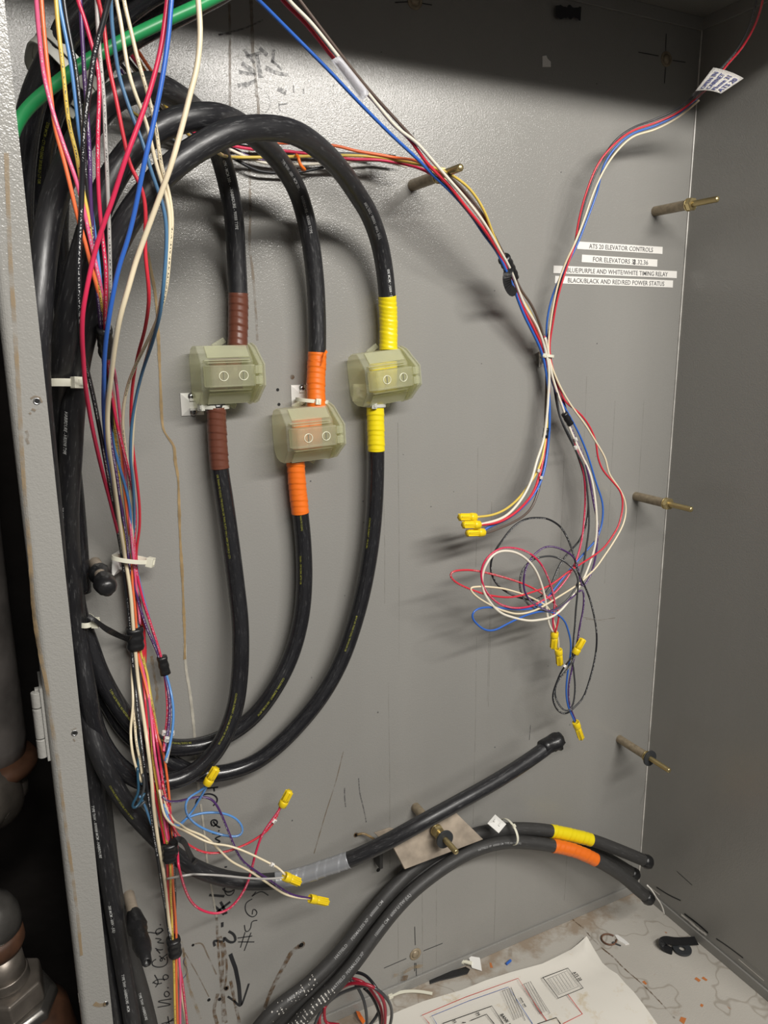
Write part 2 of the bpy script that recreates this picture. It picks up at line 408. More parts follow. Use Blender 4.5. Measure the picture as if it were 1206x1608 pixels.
# --- text
_tc = {}
def text_geo(s, bold=0):
    if (s, bold) in _tc: return _tc[(s, bold)]
    cu = bpy.data.curves.new('t', 'FONT'); cu.body = s; cu.size = 1; cu.resolution_u = 2; cu.offset = bold
    o = bpy.data.objects.new('t', cu); COL.objects.link(o)
    dg = bpy.context.evaluated_depsgraph_get()
    me = bpy.data.meshes.new_from_object(o.evaluated_get(dg))
    vs = [v.co.copy() for v in me.vertices]; fs = [tuple(p.vertices) for p in me.polygons]
    bpy.data.objects.remove(o); bpy.data.curves.remove(cu); bpy.data.meshes.remove(me)
    x0 = min(v.x for v in vs); vs = [Vector((v.x-x0, v.y, 0)) for v in vs]
    _tc[(s, bold)] = (vs, fs, max(v.x for v in vs)); return _tc[(s, bold)]
def text_on_tube(s, c, r, start, size, ang, mat_, parent, flip=False, sx=1.0, bold=.01):
    """wrap lettering on a cable, starting `start` metres along; ang = degrees round from the front"""
    vs, fs, wdt = text_geo(s, bold); T, U, V = frames(c)
    Ls = [0]
    for i in range(1, len(c)): Ls.append(Ls[-1]+(c[i]-c[i-1]).length)
    out = []
    import bisect
    for v in vs:
        l = start+(v.x*sx*size if not flip else (wdt-v.x)*sx*size)
        l = min(max(l, 0), Ls[-1]-1e-5)
        i = max(0, min(len(c)-2, bisect.bisect_right(Ls, l)-1)); t = (l-Ls[i])/(Ls[i+1]-Ls[i])
        p = c[i].lerp(c[i+1], t); u = U[i].lerp(U[i+1], t); vv = V[i].lerp(V[i+1], t)
        # the side that faces the photographer
        q = (v.y-.35)*size/r*(-1 if flip else 1)
        base = front_angle(p, u, vv)+math.radians(ang)
        a = base-q
        out.append(p+(u*math.cos(a)+vv*math.sin(a))*(r+.00025))
    return mesh_obj('printed_lettering', out, fs, mat_, parent, False)
def front_angle(p, u, v):
    d = (Vector((0, 0, CZ))-p).normalized()
    return math.atan2(d.dot(v), d.dot(u))
def text_quad(s, p00, p10, p11, p01, mat_, parent, name='printed_lettering', bold=0, pad=(.0, .0), lift=Vector((0, -.0003, 0))):
    """text stretched into a quad given bottom-left, bottom-right, top-right, top-left"""
    vs, fs, wdt = text_geo(s, bold)
    out = []
    for v in vs:
        a = v.x/wdt; b = v.y/.72; a = pad[0]+a*(1-2*pad[0]); b = pad[1]+b*(1-2*pad[1])
        out.append((p00*(1-a)+p10*a)*(1-b)+(p01*(1-a)+p11*a)*b+lift)
    return mesh_obj(name, out, fs, mat_, parent, False)
def ribbon(bm, pts, wd, n, lift=.0004, wob=0):
    """flat stroke on a plane with normal n"""
    n = Vector(n); prev = None
    m_ = len(pts)
    for i, p in enumerate(pts):
        t = (pts[min(i+1, m_-1)]-pts[max(i-1, 0)]); t.normalize()
        s = n.cross(t).normalized()
        ww = (wd(i/(m_-1)) if callable(wd) else wd)*(1+random.uniform(-wob, wob))
        a = bm.verts.new(p+s*ww/2+n*lift); b = bm.verts.new(p-s*ww/2+n*lift)
        if prev: bm.faces.new((prev[0], a, b, prev[1]))
        prev = (a, b)
WN = Vector((0, -1, 0))
def strokes(name, lst, mat_, parent, wd=.0012, tr=None, smooth=True, lift=.0004, n=WN, proj=None, wob=0):
    """lst: list of strokes, each 'x,y x,y ...' in photo pixels (after tr)"""
    bm = bmesh.new()
    for s in lst:
        w_ = wd
        if isinstance(s, tuple): s, w_ = s
        pts = [tuple(float(a) for a in t.split(',')) for t in s.split()]
        if tr: pts = [(tr[0]+x/tr[2], tr[1]+y/tr[2]) for x, y in pts]
        P = [(proj or W)(x, y) for x, y in pts]
        if smooth and len(P) > 2: P = spline(P, .003)
        ribbon(bm, P, w_, n, lift, wob)
    o = bm_obj(name, bm, mat_, parent)
    if len(lst) > 1: o['kind'] = 'stuff'
    return o

# ================================================================ the setting
XL0, XL1, XR = .0048, .0258, .917          # cabinet left skin, flange edge, right wall
CT, YF, YW = CZ+.422, D-.34, D              # cabinet top, front plane, back wall
def struct(name, bm, mt, bevel=0, parent=None):
    return tag(bm_obj(name, bm, mt, parent, bevel=bevel), kind='structure' if parent is None else None)
T_ = .002
bm = bmesh.new(); box(bm, ((.0088+.921)/2, YW+T_/2, (CT+FZ)/2), (.921-.0088, T_, CT-FZ+.01)); wall_back = struct('wall_back', bm, M['paint'])
bm = bmesh.new(); box(bm, (XR+T_/2, YW-.17, (CT+FZ)/2), (T_, .34, CT-FZ+.01)); wall_right = struct('wall_right', bm, M['paint'])
bm = bmesh.new(); box(bm, ((.0088+.921)/2, YW-.17, CT+T_/2), (.921-.0088, .34, T_)); ceiling = struct('ceiling', bm, M['paint'])
bm = bmesh.new(); box(bm, ((.0088+.921)/2, YW-.17, FZ-T_/2), (.921-.0088, .34, T_)); floor = struct('floor', bm, M['floorpaint'])
# left side skin with the rounded front return flange in one sheet
XB = .0086                                   # rear edge of the left skin
prof = [(XB, YW)]
R_ = .005
for k in range(7):
    a = math.pi/2*k/6
    prof.append((XL0+R_-R_*math.cos(a), YF+R_-R_*math.sin(a)))
prof.append((XL1, YF))
prof += [(XL1, YF+.0018)]
for k in range(6, -1, -1):
    a = math.pi/2*k/6; r = R_-.0018
    prof.append((XL0+R_-r*math.cos(a), YF+R_-r*math.sin(a)))
prof.append((XB+.0018, YW))
bm = bmesh.new(); z0, z1 = FZ-.002, CT+.002
A = [bm.verts.new((x, y, z0)) for x, y in prof]; B = [bm.verts.new((x, y, z1)) for x, y in prof]
for i in range(len(prof)):
    j = (i+1) % len(prof); bm.faces.new((A[i], A[j], B[j], B[i]))
bm.faces.new(A); bm.faces.new(B[::-1])
wall_left = struct('wall_left', bm, M['paint'])
# upstand lips round the top and the bottom
def lip(name, c, s):
    bm = bmesh.new(); box(bm, c, s); return struct(name, bm, M['paint'], bevel=.0006)
lh = .016
lip('trim_1', (.4635, YW-.0018, FZ+lh/2), (.906, .0034, lh))
lip('trim_2', (XR-.0018, YW-.17, FZ+lh/2), (.0034, .336, lh))
lip('trim_3', (.4635, YW-.0018, CT-lh/2), (.906, .0034, lh))
lip('trim_4', (XR-.0018, YW-.17, CT-lh/2), (.0034, .336, lh))
# thin bead down the corner, paler than the paint
bm = bmesh.new(); lathe(bm, (XR-.0012, YW-.0012, FZ+lh), (0, 0, 1), [(0, .0011), (CT-FZ-lh*2, .0011)], n=6)
tag(bm_obj('trim_5', bm, M['edge']), kind='structure')
# front header lip of the cabinet top and lower front lip: the return that the left flange shows
# (the top return casts the shade band on the back wall)
bm = bmesh.new(); box(bm, (.46, YF+.001, CT-.011), (.912, .002, .022)); struct('trim_6', bm, M['paint'])
# outer surroundings: dark masonry behind the cabinet, an added shading wall beside it, room floor
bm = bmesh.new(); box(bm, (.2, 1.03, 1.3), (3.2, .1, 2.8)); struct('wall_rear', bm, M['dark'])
bm = bmesh.new(); box(bm, (-.16, .50, 1.3), (.06, .96, 2.8)); struct('wall_shade', bm, M['dark'])  # unseen, added to keep lamp light out of the gap by the pipes
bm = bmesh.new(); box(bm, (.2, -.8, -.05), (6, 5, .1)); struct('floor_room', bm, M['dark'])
# flange: three screw holes (dimples), hinge, streaks of old adhesive
def flange_pt(px, py, lift=0): return W(px, py, .34+lift)
for px, py in ((58, 630), (117, 1151), (166, 1576)):
    p = flange_pt(px, py); bm = bmesh.new()
    lathe(bm, p+Vector((0, .0002, 0)), (0, -1, 0), [(0, .0021), (.0006, .0021), (.0008, .0017), (.0002, .0012)], n=16, cap=False)
    o = bm_obj('hole_rim', bm, M['steel'], wall_left, smooth=True)
    bm = bmesh.new(); lathe(bm, p+Vector((0, .0003, 0)), (0, -1, 0), [(0, .0014), (.0005, .0014)], n=14); bm_obj('screw_hole', bm, M['hole'], wall_left)
P340 = lambda x, y: W(x, y, .3401)
strokes('chipped_paint', [('48,626 55,622 62,624 66,632', .0012), ('41,676 44,683 42,690 45,697', .0016), ('50,642 56,645', .0015), ('46,650 49,648', .0013), ('112,1146 120,1143', .001), ('115,1160 118,1164', .0009)], M['drip'], wall_left, proj=P340, smooth=False)
strokes('adhesive_streak', [('10,240 13,330 17,420 21,480 26,560 31,640 35,720 41,800 47,870 53,960 62,1020 74,1080 82,1140 92,1200', lambda t: .0024), ('92,1200 100,1270 108,1330 116,1390 122,1440 128,1500', .002), ('148,1575 155,1580 166,1576', .003)], M['rustlight'], wall_left, proj=P340, wob=.12)
# hinge: knuckles on the outer skin
bm = bmesh.new()
pH = W(61, 1140, .335); xh = XL0-.0042
for z, h in ((-.0225, .0135), (-.0085, .0215), (.0135, .011)):
    lathe(bm, (xh, pH.y, pH.z+z), (0, 0, 1), [(0, .0028), (.0004, .0032), (h-.0006, .0032), (h-.0002, .0028)], n=18)
bm_obj('hinge_knuckle', bm, M['paint'], wall_left, smooth=False, bevel=.0003)
bm = bmesh.new(); box(bm, (XL0-.0008, pH.y+.012, pH.z+.001), (.0016, .03, .052)); box(bm, (XL0-.002, pH.y+.002, pH.z+.024), (.005, .003, .004)); bm_obj('hinge_leaf', bm, M['paint'], wall_left)

# ---- markings, stains and holes on the back wall
ZB = (140, 1380, 3.015); ZC = (100, 1380, 6.03); ZA = (250, 1150, 4.02)
def circ(cx, cy, rx, ry, n=12, a0=0, a1=360):
    return ' '.join('%.1f,%.1f' % (cx+rx*math.cos(math.radians(a0+(a1-a0)*k/n)), cy+ry*math.sin(math.radians(a0+(a1-a0)*k/n))) for k in range(n+1))
strokes('handwriting', ['910,430 920,436', '765,520 800,500 850,510 900,522 945,485', '885,530 855,500 870,470 905,462 945,470 930,505 885,530',
    '950,608 875,600 940,572 868,563', '868,655 875,672 900,678 940,668', '878,672 905,690 912,706',
    '1000,700 960,722 935,745', '975,735 990,775 975,815 930,836 865,832 826,805 835,775 875,760', '905,728 945,768 915,792 905,750 945,740 960,765',
    '860,908 885,950 905,985 868,1025', '842,988 870,955 930,948 990,955 1003,925 975,902 938,905 930,935 955,962', '845,975 885,1000 930,985',
    '982,1026 992,1034', circ(975, 1090, 28, 32), '1022,1135 885,1160 1020,1188 888,1215', '925,1372 1050,1335', '985,1300 1000,1380'],
    M['ink'], wall_back, .0014, ZC, smooth=True)
strokes('handwriting', ['595,318 588,290 640,300 636,272 660,300 692,298 686,262 660,248', '630,205 630,228', '592,128 640,168', '600,160 668,108', '622,108 650,165', '568,76 640,82'],
    M['ink'], wall_back, .0034, ZB)
strokes('handwriting', [circ(664, 50, 24, 34), '770,82 812,58 848,78', '772,82 790,60', '772,95 742,112 742,158 778,182 798,160 775,140 772,168',
    '735,218 742,255 765,240 768,200 796,196', '702,280 772,270', '704,298 782,298', '738,252 716,325', '766,254 734,340', '360,690 400,660', '345,745 392,700'],
    M['ink'], wall_back, .0014, ZB)
strokes('handwriting', ['330,705 392,690 345,668 398,650 335,636', '335,590 322,560 345,545 372,560 365,585 338,592', '385,600 360,590 340,560',
    '372,620 380,622', '232,470 232,430 268,395 320,385 362,405 368,440 340,462', '300,352 330,350 372,345', '345,352 348,372', '412,850 428,848', '400,985 425,1010 470,1000 488,970 462,950 425,968 405,990'],
    M['ink'], wall_back, .002, ZA)
strokes('handwriting', ['668,355 682,395 692,420 700,460 708,500 712,545 716,600'], M['ink'], wall_back, .0052, ZB)
strokes('handwriting', ['656,556 690,580 716,604 738,550 756,495'], M['ink'], wall_back, .0028, ZB)
strokes('blue_handwriting', ['455,370 442,390 450,410 466,420 460,455 445,470'], M['inkblue'], wall_back, .0009, ZB)
Z2 = (300, 0, 3.015)
strokes('rubbed_marker', ['225,340 300,355', '250,235 300,300', '260,270 330,250', '392,235 385,300', '350,320 400,345 462,356', '220,405 265,400 310,380', '310,260 330,370', '240,300 310,350',
    '380,285 430,330', '410,420 450,440', '322,225 360,262'], M['inkfaint'], wall_back, .0042, Z2, wob=.35)
strokes('rubbed_marker', ['485,405 486,440', '532,420 533,445', '415,490 420,526', '415,497 456,490', '130,165 250,135 340,95', '130,165 190,160'], M['inkfaint'], wall_back, .0016, Z2)
strokes('thin_scratch', ['310,410 345,425 370,460 377,500 355,530'], M['inkfaint'], wall_back, .0006, Z2)
strokes('brown_drip', [('360,5 361,60 361,110 361,166', .0026), ('394,0 396,50 397,83 401,120 403,153', .0034), ('405,150 406,182', .0030), ('391,230 392,280 393,330 392,390 396,420 401,480 404,535', .0028), ('386,232 396,236', .002)], M['drip'], wall_back, wob=.2)
strokes('dried_glue_drip', [('232,395 238,430 243,455 247,500 250,560 252,610 254,655 257,676 266,690 273,700 275,725 279,745 281,790 283,850 286,900 288,950 290,1000 290,1035', lambda t: .0022+.0012*math.sin(t*23)**2)], M['glue'], wall_back, wob=.15, lift=.0009)
strokes('pale_glue_drip', [('290,1010 292,1050 297,1080 301,1110 305,1150 308,1200 312,1240', lambda t: .0030), ('315,1262 320,1300 325,1350 333,1400 340,1440', .0022)], M['gluew'], wall_back, wob=.15, lift=.0008)
strokes('pale_glue_drip', ['238,1030 242,1060 247,1090 243,1120 240,1150', '287,1488 292,1520 297,1550 306,1575 315,1600', '284,1478 289,1500 288,1530'], M['rustlight'], wall_back, .003, wob=.4)
strokes('rust_streak', [('340,1440 342,1480 345,1520 348,1560 350,1605', .003), ('352,1480 356,1520 352,1556', .003), ('346,1470 350,1500 349,1540 355,1606', .004), ('342,1560 336,1585 341,1608', .0045), ('362,1540 368,1570 376,1606', .004)], M['rust'], wall_back, wob=.1)
strokes('rust_streak', [('472,1484 458,1495 445,1518 432,1542 420,1570 408,1606', lambda t: .007-.002*t)], M['rust'], wall_back, wob=.12)
strokes('rust_streak', [('303,1483 315,1480 326,1500 340,1530', .0018), ('290,1495 310,1530 328,1565', .0012)], M['drip'], wall_back)
strokes('brown_scratch', [('539,1180 527,1228 512,1275 493,1340', .0014)], M['drip'], wall_back)
strokes('black_mark', [('541,1237 541,1252 543,1267', .0018), ('563,1222 565,1245 571,1270 575,1291', .0016), ('833,1138 831,1162', .0012), ('1012,1240 1005,1262', .0005)], M['inkfaint'], wall_back)
strokes('red_scratch', ['915,969 940,973 966,970', '920,972 950,975'], M['drip'], wall_back, .0007)
# faint streaks, long and vertical
for i in range(16):
    x = random.uniform(.42, .88); z0 = CZ+random.uniform(-.8, .1); l = random.uniform(.12, .4)
    bm = bmesh.new(); ribbon(bm, [Vector((x, YW, z0)), Vector((x+.001, YW, z0-l*.5)), Vector((x, YW, z0-l))], .0012, WN, .0002)
    bm_obj('faint_streak', bm, M['streak'], wall_back)
# small drilled holes and specks
def dot(px, py, r, mt, name='drilled_hole', par=None):
    bm = bmesh.new(); lathe(bm, W(px, py, 0)+Vector((0, .0002, 0)), (0, -1, 0), [(0, r), (.0006, r)], n=14); return bm_obj(name, bm, mt, par or wall_back)
for p in ((436, 612, .0018), (438, 635, .0018), (303, 1484, .0018), (328, 1570, .0022), (345, 1569, .0024), (355, 1552, .0026), (473, 1484, .0034), (559, 1311, .0022), (594, 1366, .003)): dot(*p, M['hole'])
for p in ((473, 1484, .0055), (355, 1552, .004), (559, 1311, .0036), (459, 592, .0026)): dot(p[0], p[1], p[2], M['rust'], 'rust_ring')
for k in range(26):
    dot(random.uniform(440, 1000), random.uniform(80, 1300), random.uniform(.0005, .0011), M['inkfaint'], 'paint_speck')
# old bolt heads with layout crosses
def cross_bolt(px, py, lines):
    c = W(px, py, 0); bm = bmesh.new()
    lathe(bm, c, (0, -1, 0), [(0, .0095), (.001, .0095), (.0014, .0088), (.0012, .0062)], n=26, cap=False)
    lathe(bm, c, (0, -1, 0), [(0, .0062), (.001, .006), (.0026, .0042), (.0032, .002)], n=20)
    o = bm_obj('layout_bolt', bm, M['zinc'], wall_back, smooth=True)
    strokes('layout_mark', lines, M['ink'], wall_back, .0011, smooth=False)
cross_bolt(651, 1, ['620,4 640,3', '660,5 678,8'])
cross_bolt(1046, 93, ['1002,82 1034,88', '1056,95 1076,98', '1046,53 1045,80', '1045,106 1043,131'])
cross_bolt(652, 1498, ['603,1520 638,1505', '665,1493 695,1481', '651,1455 652,1484', '653,1512 654,1537', '651,1512 651,1525'])
bm = bmesh.new(); q = [W(*a, .0008) for a in ((852, 88), (858, 87), (860, 92), (865, 97), (865, 105), (852, 105))]
A_ = [bm.verts.new(v) for v in q]; B_ = [bm.verts.new(v+Vector((0, .0006, 0))) for v in q]
bm.faces.new(A_); bm.faces.new(B_[::-1])
for i in range(6): bm.faces.new((A_[i], A_[(i+1) % 6], B_[(i+1) % 6], B_[i]))
bm_obj('torn_sticker_scrap', bm, M['labelwhite'], wall_back)
strokes('peeled_tape_patch', [('872,18 880,19 888,20 896,19 904,20 912,22', .013)], M['ink'], wall_back, proj=lambda x, y: W(x, y, .0045), wob=.25)
# wear on the right wall near the floor
PR = lambda x, y: (lambda v: Vector((XR, v.y*XR/v.x, CZ+v.z*XR/v.x)))(ray(x, y))
strokes('scuff_mark', [('1063,1368 1075,1379 1087,1390', .001), ('1031,1393 1050,1405 1069,1414', .0022), ('1075,1435 1100,1454 1112,1465', .003), ('1125,1474 1140,1484 1167,1504', .0022)], M['ink'], wall_right, n=(-1, 0, 0), proj=PR)
PR2 = lambda x, y: (lambda v, X: Vector((X, v.y*X/v.x, CZ+v.z*X/v.x)))(ray(x, y), XR-.0036)
strokes('worn_edge', [('1070,1436 1085,1448 1097,1459 1110,1468', .004), ('1022,1394 1036,1405', .002), ('1160,1506 1200,1540', .002)], M['edge'], wall_right, n=(-1, 0, 0), proj=PR2, wob=.3)
strokes('worn_patch', [('618,1532 634,1527 650,1518 664,1517', .006)], M['rustlight'], wall_back, proj=lambda x, y: W(x, y, .0036), wob=.2)
strokes('rust_patch', [('630,1536 640,1535', .008)], M['rust'], wall_back, proj=lambda x, y: W(x, y, .0038), wob=.2)
# seam across the cabinet floor
strokes('floor_seam', [('893,1438 906,1450 917,1458 926,1470 938,1482 950,1493 962,1502 975,1516 988,1528 1000,1538 1013,1550 1035,1572 1060,1600', .0022)], M['rust'], floor, n=(0, 0, 1), proj=FL, wob=.4)
strokes('rust_spot', [('1092,1536 1099,1541', .006), ('1103,1535 1110,1540', .004), ('1068,1600 1076,1604', .009), ('1010,1541 1015,1546', .004), ('1028,1404 1040,1412', .006), ('770,1512 772,1520', .003), ('1100,1578 1104,1580', .004)],
    mat('orange_rust', (.5, .17, .05), .6), floor, n=(0, 0, 1), proj=FL, wob=.4)

# ================================================================ heavy cables
def cable(label, s, r=.0100, mt='black', top=False, bottom=False, seg=24, group=None, rfun=None, off=0):
    pts = to_edge(path(s, off), top, bottom); c = spline(pts, .005)
    root = empty('power_cable', c[0], label, 'cable', group)
    o = tube('jacket', c, r, M[mt], root, seg, rfun=rfun)
    return root, c, r
def near_len(c, pt, d=None):
    """length along c of the point whose photo position is nearest to pt"""
    L = 0; best = (1e9, 0, 0)
    for i, p in enumerate(c):
        if i: L += (c[i]-c[i-1]).length
        q = p-Vector((0, 0, CZ)); z = q.dot(FW)
        if z <= 0: continue
        e = (603+F*q.dot(RT)/z-pt[0])**2+(804-F*q.dot(UP)/z-pt[1])**2
        if e < best[0]: best = (e, L, i)
    return best[1], best[2]
def letter(cb, s, at, size, mt='printw', ang=0, flip=False, sx=.8):
    root, c, r = cb
    text_on_tube(s, c, r, near_len(c, at)[0], size, ang, M[mt], root, flip, sx)
def band(cb, a, b, mt, label=None, name='tape_band', turns=12, thick=.0006, lapdir=1):
    """tape wound between two photo points: overlapped turns stand proud"""
    root, c, r = cb
    la, ia = near_len(c, a); lb, ib = near_len(c, b)
    if ia > ib: ia, ib = ib, ia
    seg_ = [c[ia].lerp(c[ia+1], 0)]
    sub = []
    for i in range(ia, ib):
        for k in range(6): sub.append(c[i].lerp(c[i+1], k/6))
    sub.append(c[ib])
    tot = sum((sub[i+1]-sub[i]).length for i in range(len(sub)-1)); T, U, V = frames(sub)
    seg = 28; verts = []; faces = []; L = 0
    jit = [random.uniform(-.3, .3) for _ in range(turns+3)]
    for i, p in enumerate(sub):
        if i: L += (sub[i]-sub[i-1]).length
        for k in range(seg):
            t_ = L/tot*turns+.55*math.sin(2*math.pi*k/seg+1)*.9+turns
            j = int(t_) % (turns+3); ph = (t_+jit[j]*.25) % 1
            rr = r+thick*(.5+ .9*ph)+(.00025 if int(t_) % 3 == 0 else 0)
            a_ = 2*math.pi*k/seg
            verts.append(p+(U[i]*math.cos(a_)+V[i]*math.sin(a_))*rr)
    for i in range(len(sub)-1):
        for k in range(seg): faces.append((i*seg+k, (i+1)*seg+k, (i+1)*seg+(k+1) % seg, i*seg+(k+1) % seg))
    n = len(sub)-1
    faces.append(tuple(range(seg))); faces.append(tuple(n*seg+k for k in range(seg-1, -1, -1)))
    o = mesh_obj(name, verts, faces, M[mt], root, True)
    if label: o['label'] = label
    return o
# three that loop over the top and come down to the splices
cb1 = cable('black power cable looping over to the brown-taped splice, upper half', '108,1150,45 96,1000,60 84,850,110 68,700,170 58,590,205 60,500,215 70,390,205 86,310,205 108,255,215 132,208,222 158,170,225 190,146,225 232,135,215 275,150,175 312,182,120 340,228,70 357,285,45 367,340,32 371,400,26 374,460,24 374,505,24 373,548,26', bottom=False)
cb2 = cable('black power cable looping over to the orange-taped splice, upper half', '104,1150,40 96,1000,40 92,850,45 90,740,72 90,640,130 96,570,172 107,500,200 123,430,215 143,360,220 163,306,222 190,258,222 221,222,222 253,200,222 284,187,222 320,182,215 365,190,165 405,218,115 440,255,75 467,300,48 484,360,34 494,430,27 498,500,25 498,560,25 496,600,25 497,640,27')
cb3 = cable('black power cable with white lettering looping from the yellow splice down beside the flange', '610,550,26 610,500,24 608,465,26 604,425,30 596,382,38 581,339,54 559,302,75 534,266,105 500,232,145 466,210,180 436,202,200 406,201,210 375,204,220 350,211,225 312,232,228 282,252,230 256,275,230 228,306,228 205,338,226 186,372,222 171,407,218 158,440,212 145,478,200 132,525,185 122,572,165 115,640,146 111,720,115 107,800,84 109,860,62 113,930,45 119,1000,36 130,1090,30 141,1170,28 151,1250,28 162,1325,28 174,1400,28 184,1460,28 194,1520,28 207,1600,28', bottom=True)
band(cb1, (374, 460), (373, 545), 'brown', 'brown tape above the cover', turns=8)
band(cb2, (498, 553), (497, 640), 'orange', 'orange tape above the cover', turns=10)
band(cb3, (608, 464), (610, 548), 'yellow', 'yellow tape above the cover', turns=12)
# loose end of the orange tape
bm = bmesh.new(); P = [W(*a) for a in ((513, 551, .038), (509, 558, .04), (507, 566, .0395), (504, 574, .0375))]
ribbon(bm, P, lambda t: .004-.003*t, (.4, -1, 0), .0002); tag(bm_obj('tape_tail', bm, M['orange'], cb2[0]))
# their lower halves: from the splices, round the bottom and back up beside the flange
cb4 = cable('glossy black cable hanging from the brown-taped splice and curling round in the innermost lower loop', '339,632,27 341,680,25 345,735,25 352,780,26 362,850,28 371,920,30 377,975,34 378,1020,38 376,1065,40 369,1112,44 352,1158,48 329,1192,50 300,1215,50 268,1227,50 230,1229,50 200,1214,50 175,1190,50 152,1150,48 138,1090,50 128,1030,38 118,960,30 113,880,24 108,800,20 104,700,30', mt='gloss', r=.0098)
cb5 = cable('glossy black cable hanging from the orange-taped splice, forming the upper ring of the lower loops', '464,724,26 467,765,24 471,800,24 476,850,24 478,910,26 473,970,28 457,1030,30 432,1080,34 398,1125,30 362,1152,28 325,1168,27 290,1174,28 262,1172,30 234,1160,32 205,1135,34 180,1100,36 156,1055,34 138,1005,30 122,960,28 115,900,24 110,830,22 106,730,22', mt='gloss', r=.0098, off=-6)
cb6 = cable('glossy black cable hanging from the yellow-taped splice in the widest lower loop', '589,630,26 590,670,25 591,715,25 590,770,25 586,830,25 576,900,26 561,965,27 537,1035,29 507,1090,32 470,1137,30 435,1172,29 399,1198,27 350,1214,24 305,1214,20 272,1200,17 240,1180,15 205,1155,14 180,1120,14 160,1080,14 144,1030,13 122,960,13 114,890,12 108,800,12', mt='gloss', r=.0098)
band(cb4, (341, 640), (345, 735), 'brown', 'brown tape below the cover', turns=9)
band(cb5, (464, 724), (471, 803), 'orange', 'orange tape below the cover', turns=9)
band(cb6, (589, 632), (591, 709), 'yellow', 'yellow tape below the cover', turns=10)
for cb, s, at, sz, ang, mt in (
    (cb1, '600V - MCM 300 -   - HABIRDURE - 90088 TYPE', (345, 240), .0042, -12, 'printw'),
    (cb2, 'TYPE THW - 600V - MCM 300 -        HABIRDURE - RR000 TYPE', (432, 240), .0042, -14, 'printg'),
    (cb3, 'HABIRDURE - HR0098 TYPE', (119, 640), .0042, 30, 'printw'), (cb3, '300 MCM - 600V - (UL)', (109, 790), .0042, 30, 'printw'),
    (cb3, 'TYPE THW - HABIRDURE', (120, 960), .0042, 30, 'printw'), (cb3, '- HABIRDURE -  300 MCM - 600V - (UL)', (131, 1050), .0042, 28, 'printw'),
    (cb3, 'TYPE THW - R90088 MCM - HABIRDURE', (156, 1258), .0042, 28, 'printw'), (cb3, '300 MCM - 600V - (UL)', (180, 1410), .0042, 22, 'printw'),
    (cb3, 'TYPE THW - HABIRDURE - MCM', (198, 1520), .0042, 12, 'printw')):
    letter(cb, s, at, sz, mt, ang, sx=.9)
letter(cb3, 'TYPE THW - R90088 - TYPE THW', (590, 368), .0042, 'printg', 10, flip=False, sx=.9)
letter(cb3, '(UL) - 600V - MCM 300', (610, 475), .0042, 'printw', 25, flip=False, sx=.9)
letter(cb4, 'OR THHN PS CU(UL) T90 NYLON OR TWN 75 FT1 VW-1 600V 2017.09.21 CT1', (346, 745), 0.0031, 'printy', 20, sx=.9)
letter(cb4, 'COLONIAL ELEMENT - 300 KCMIL MTW OR THHN OR', (374, 1085), 00.0029, 'printy', 8, sx=.9)
letter(cb5, 'OR THHN PS CU(UL)', (470, 800), 0.0029, 'printy', 0, sx=.9)
letter(cb5, 'THHN - 300 KCMIL MTW OR', (476, 870), 0.0031, 'printy', 25, sx=.9)
letter(cb5, 'COLONIAL ELEMENT - 300 KCMIL MTW', (445, 1060), 0.0033, 'printy', -20, sx=.9)
letter(cb5, 'DR CU(UL) T90 NYLON OR TWN 75 FT1 NO', (300, 1176), 00.0031, 'printy', 28, sx=.9)
letter(cb5, 'DR CU(UL) T90 NYLON OR TWN PS FT1 NO L', (205, 1142), 00.0031, 'printy', 10, sx=.9)
letter(cb6, 'COLONIAL ELEMENT - 300 KCMIL', (592, 815), 0.0029, 'printy', 30, sx=.9)
letter(cb6, 'MTW OR THHN CU(UL) T90 NYLON OR', (560, 965), 0.0029, 'printy', 0, sx=.9)
# the stub with the silver band that ends in a taped cap
cbs = cable('black cable stub with silver tape and taped-off end over the steel plate', '118,1000,30 130,1080,40 142,1140,48 160,1195,58 180,1233,54 201,1266,48 224,1293,44 248,1318,42 275,1343,40 305,1362,40 340,1376,40 380,1384,42 425,1384,48 470,1376,58 510,1363,70 548,1350,82 600,1326,98 660,1293,112 720,1260,114 780,1226,108 830,1194,100 858,1174,96 869,1165,95', r=.0098, mt='black')
band(cbs, (431, 1383), (548, 1350), 'silver', 'silver grey tape', turns=10, thick=.0004)
pe = W(862, 1170, .0955); pe2 = W(888, 1157, .0935); bm = bmesh.new()
lathe(bm, pe, pe2-pe, [(-.012, .0101), (-.004, .0105), (.004, .0113), (.009, .0124), (.014, .0130), (.0175, .0112), (.021, .0098), (.023, .0070), (.0195, .003)], n=14, wob=.13)
bm_obj('taped_cap', bm, M['tapeblack'], cbs[0], smooth=True)
letter(cbs, 'COLONIAL ELEMENT 300 KCMIL MTW OR THHN', (172, 1222), 00.0029, 'printy', 25, sx=.9)
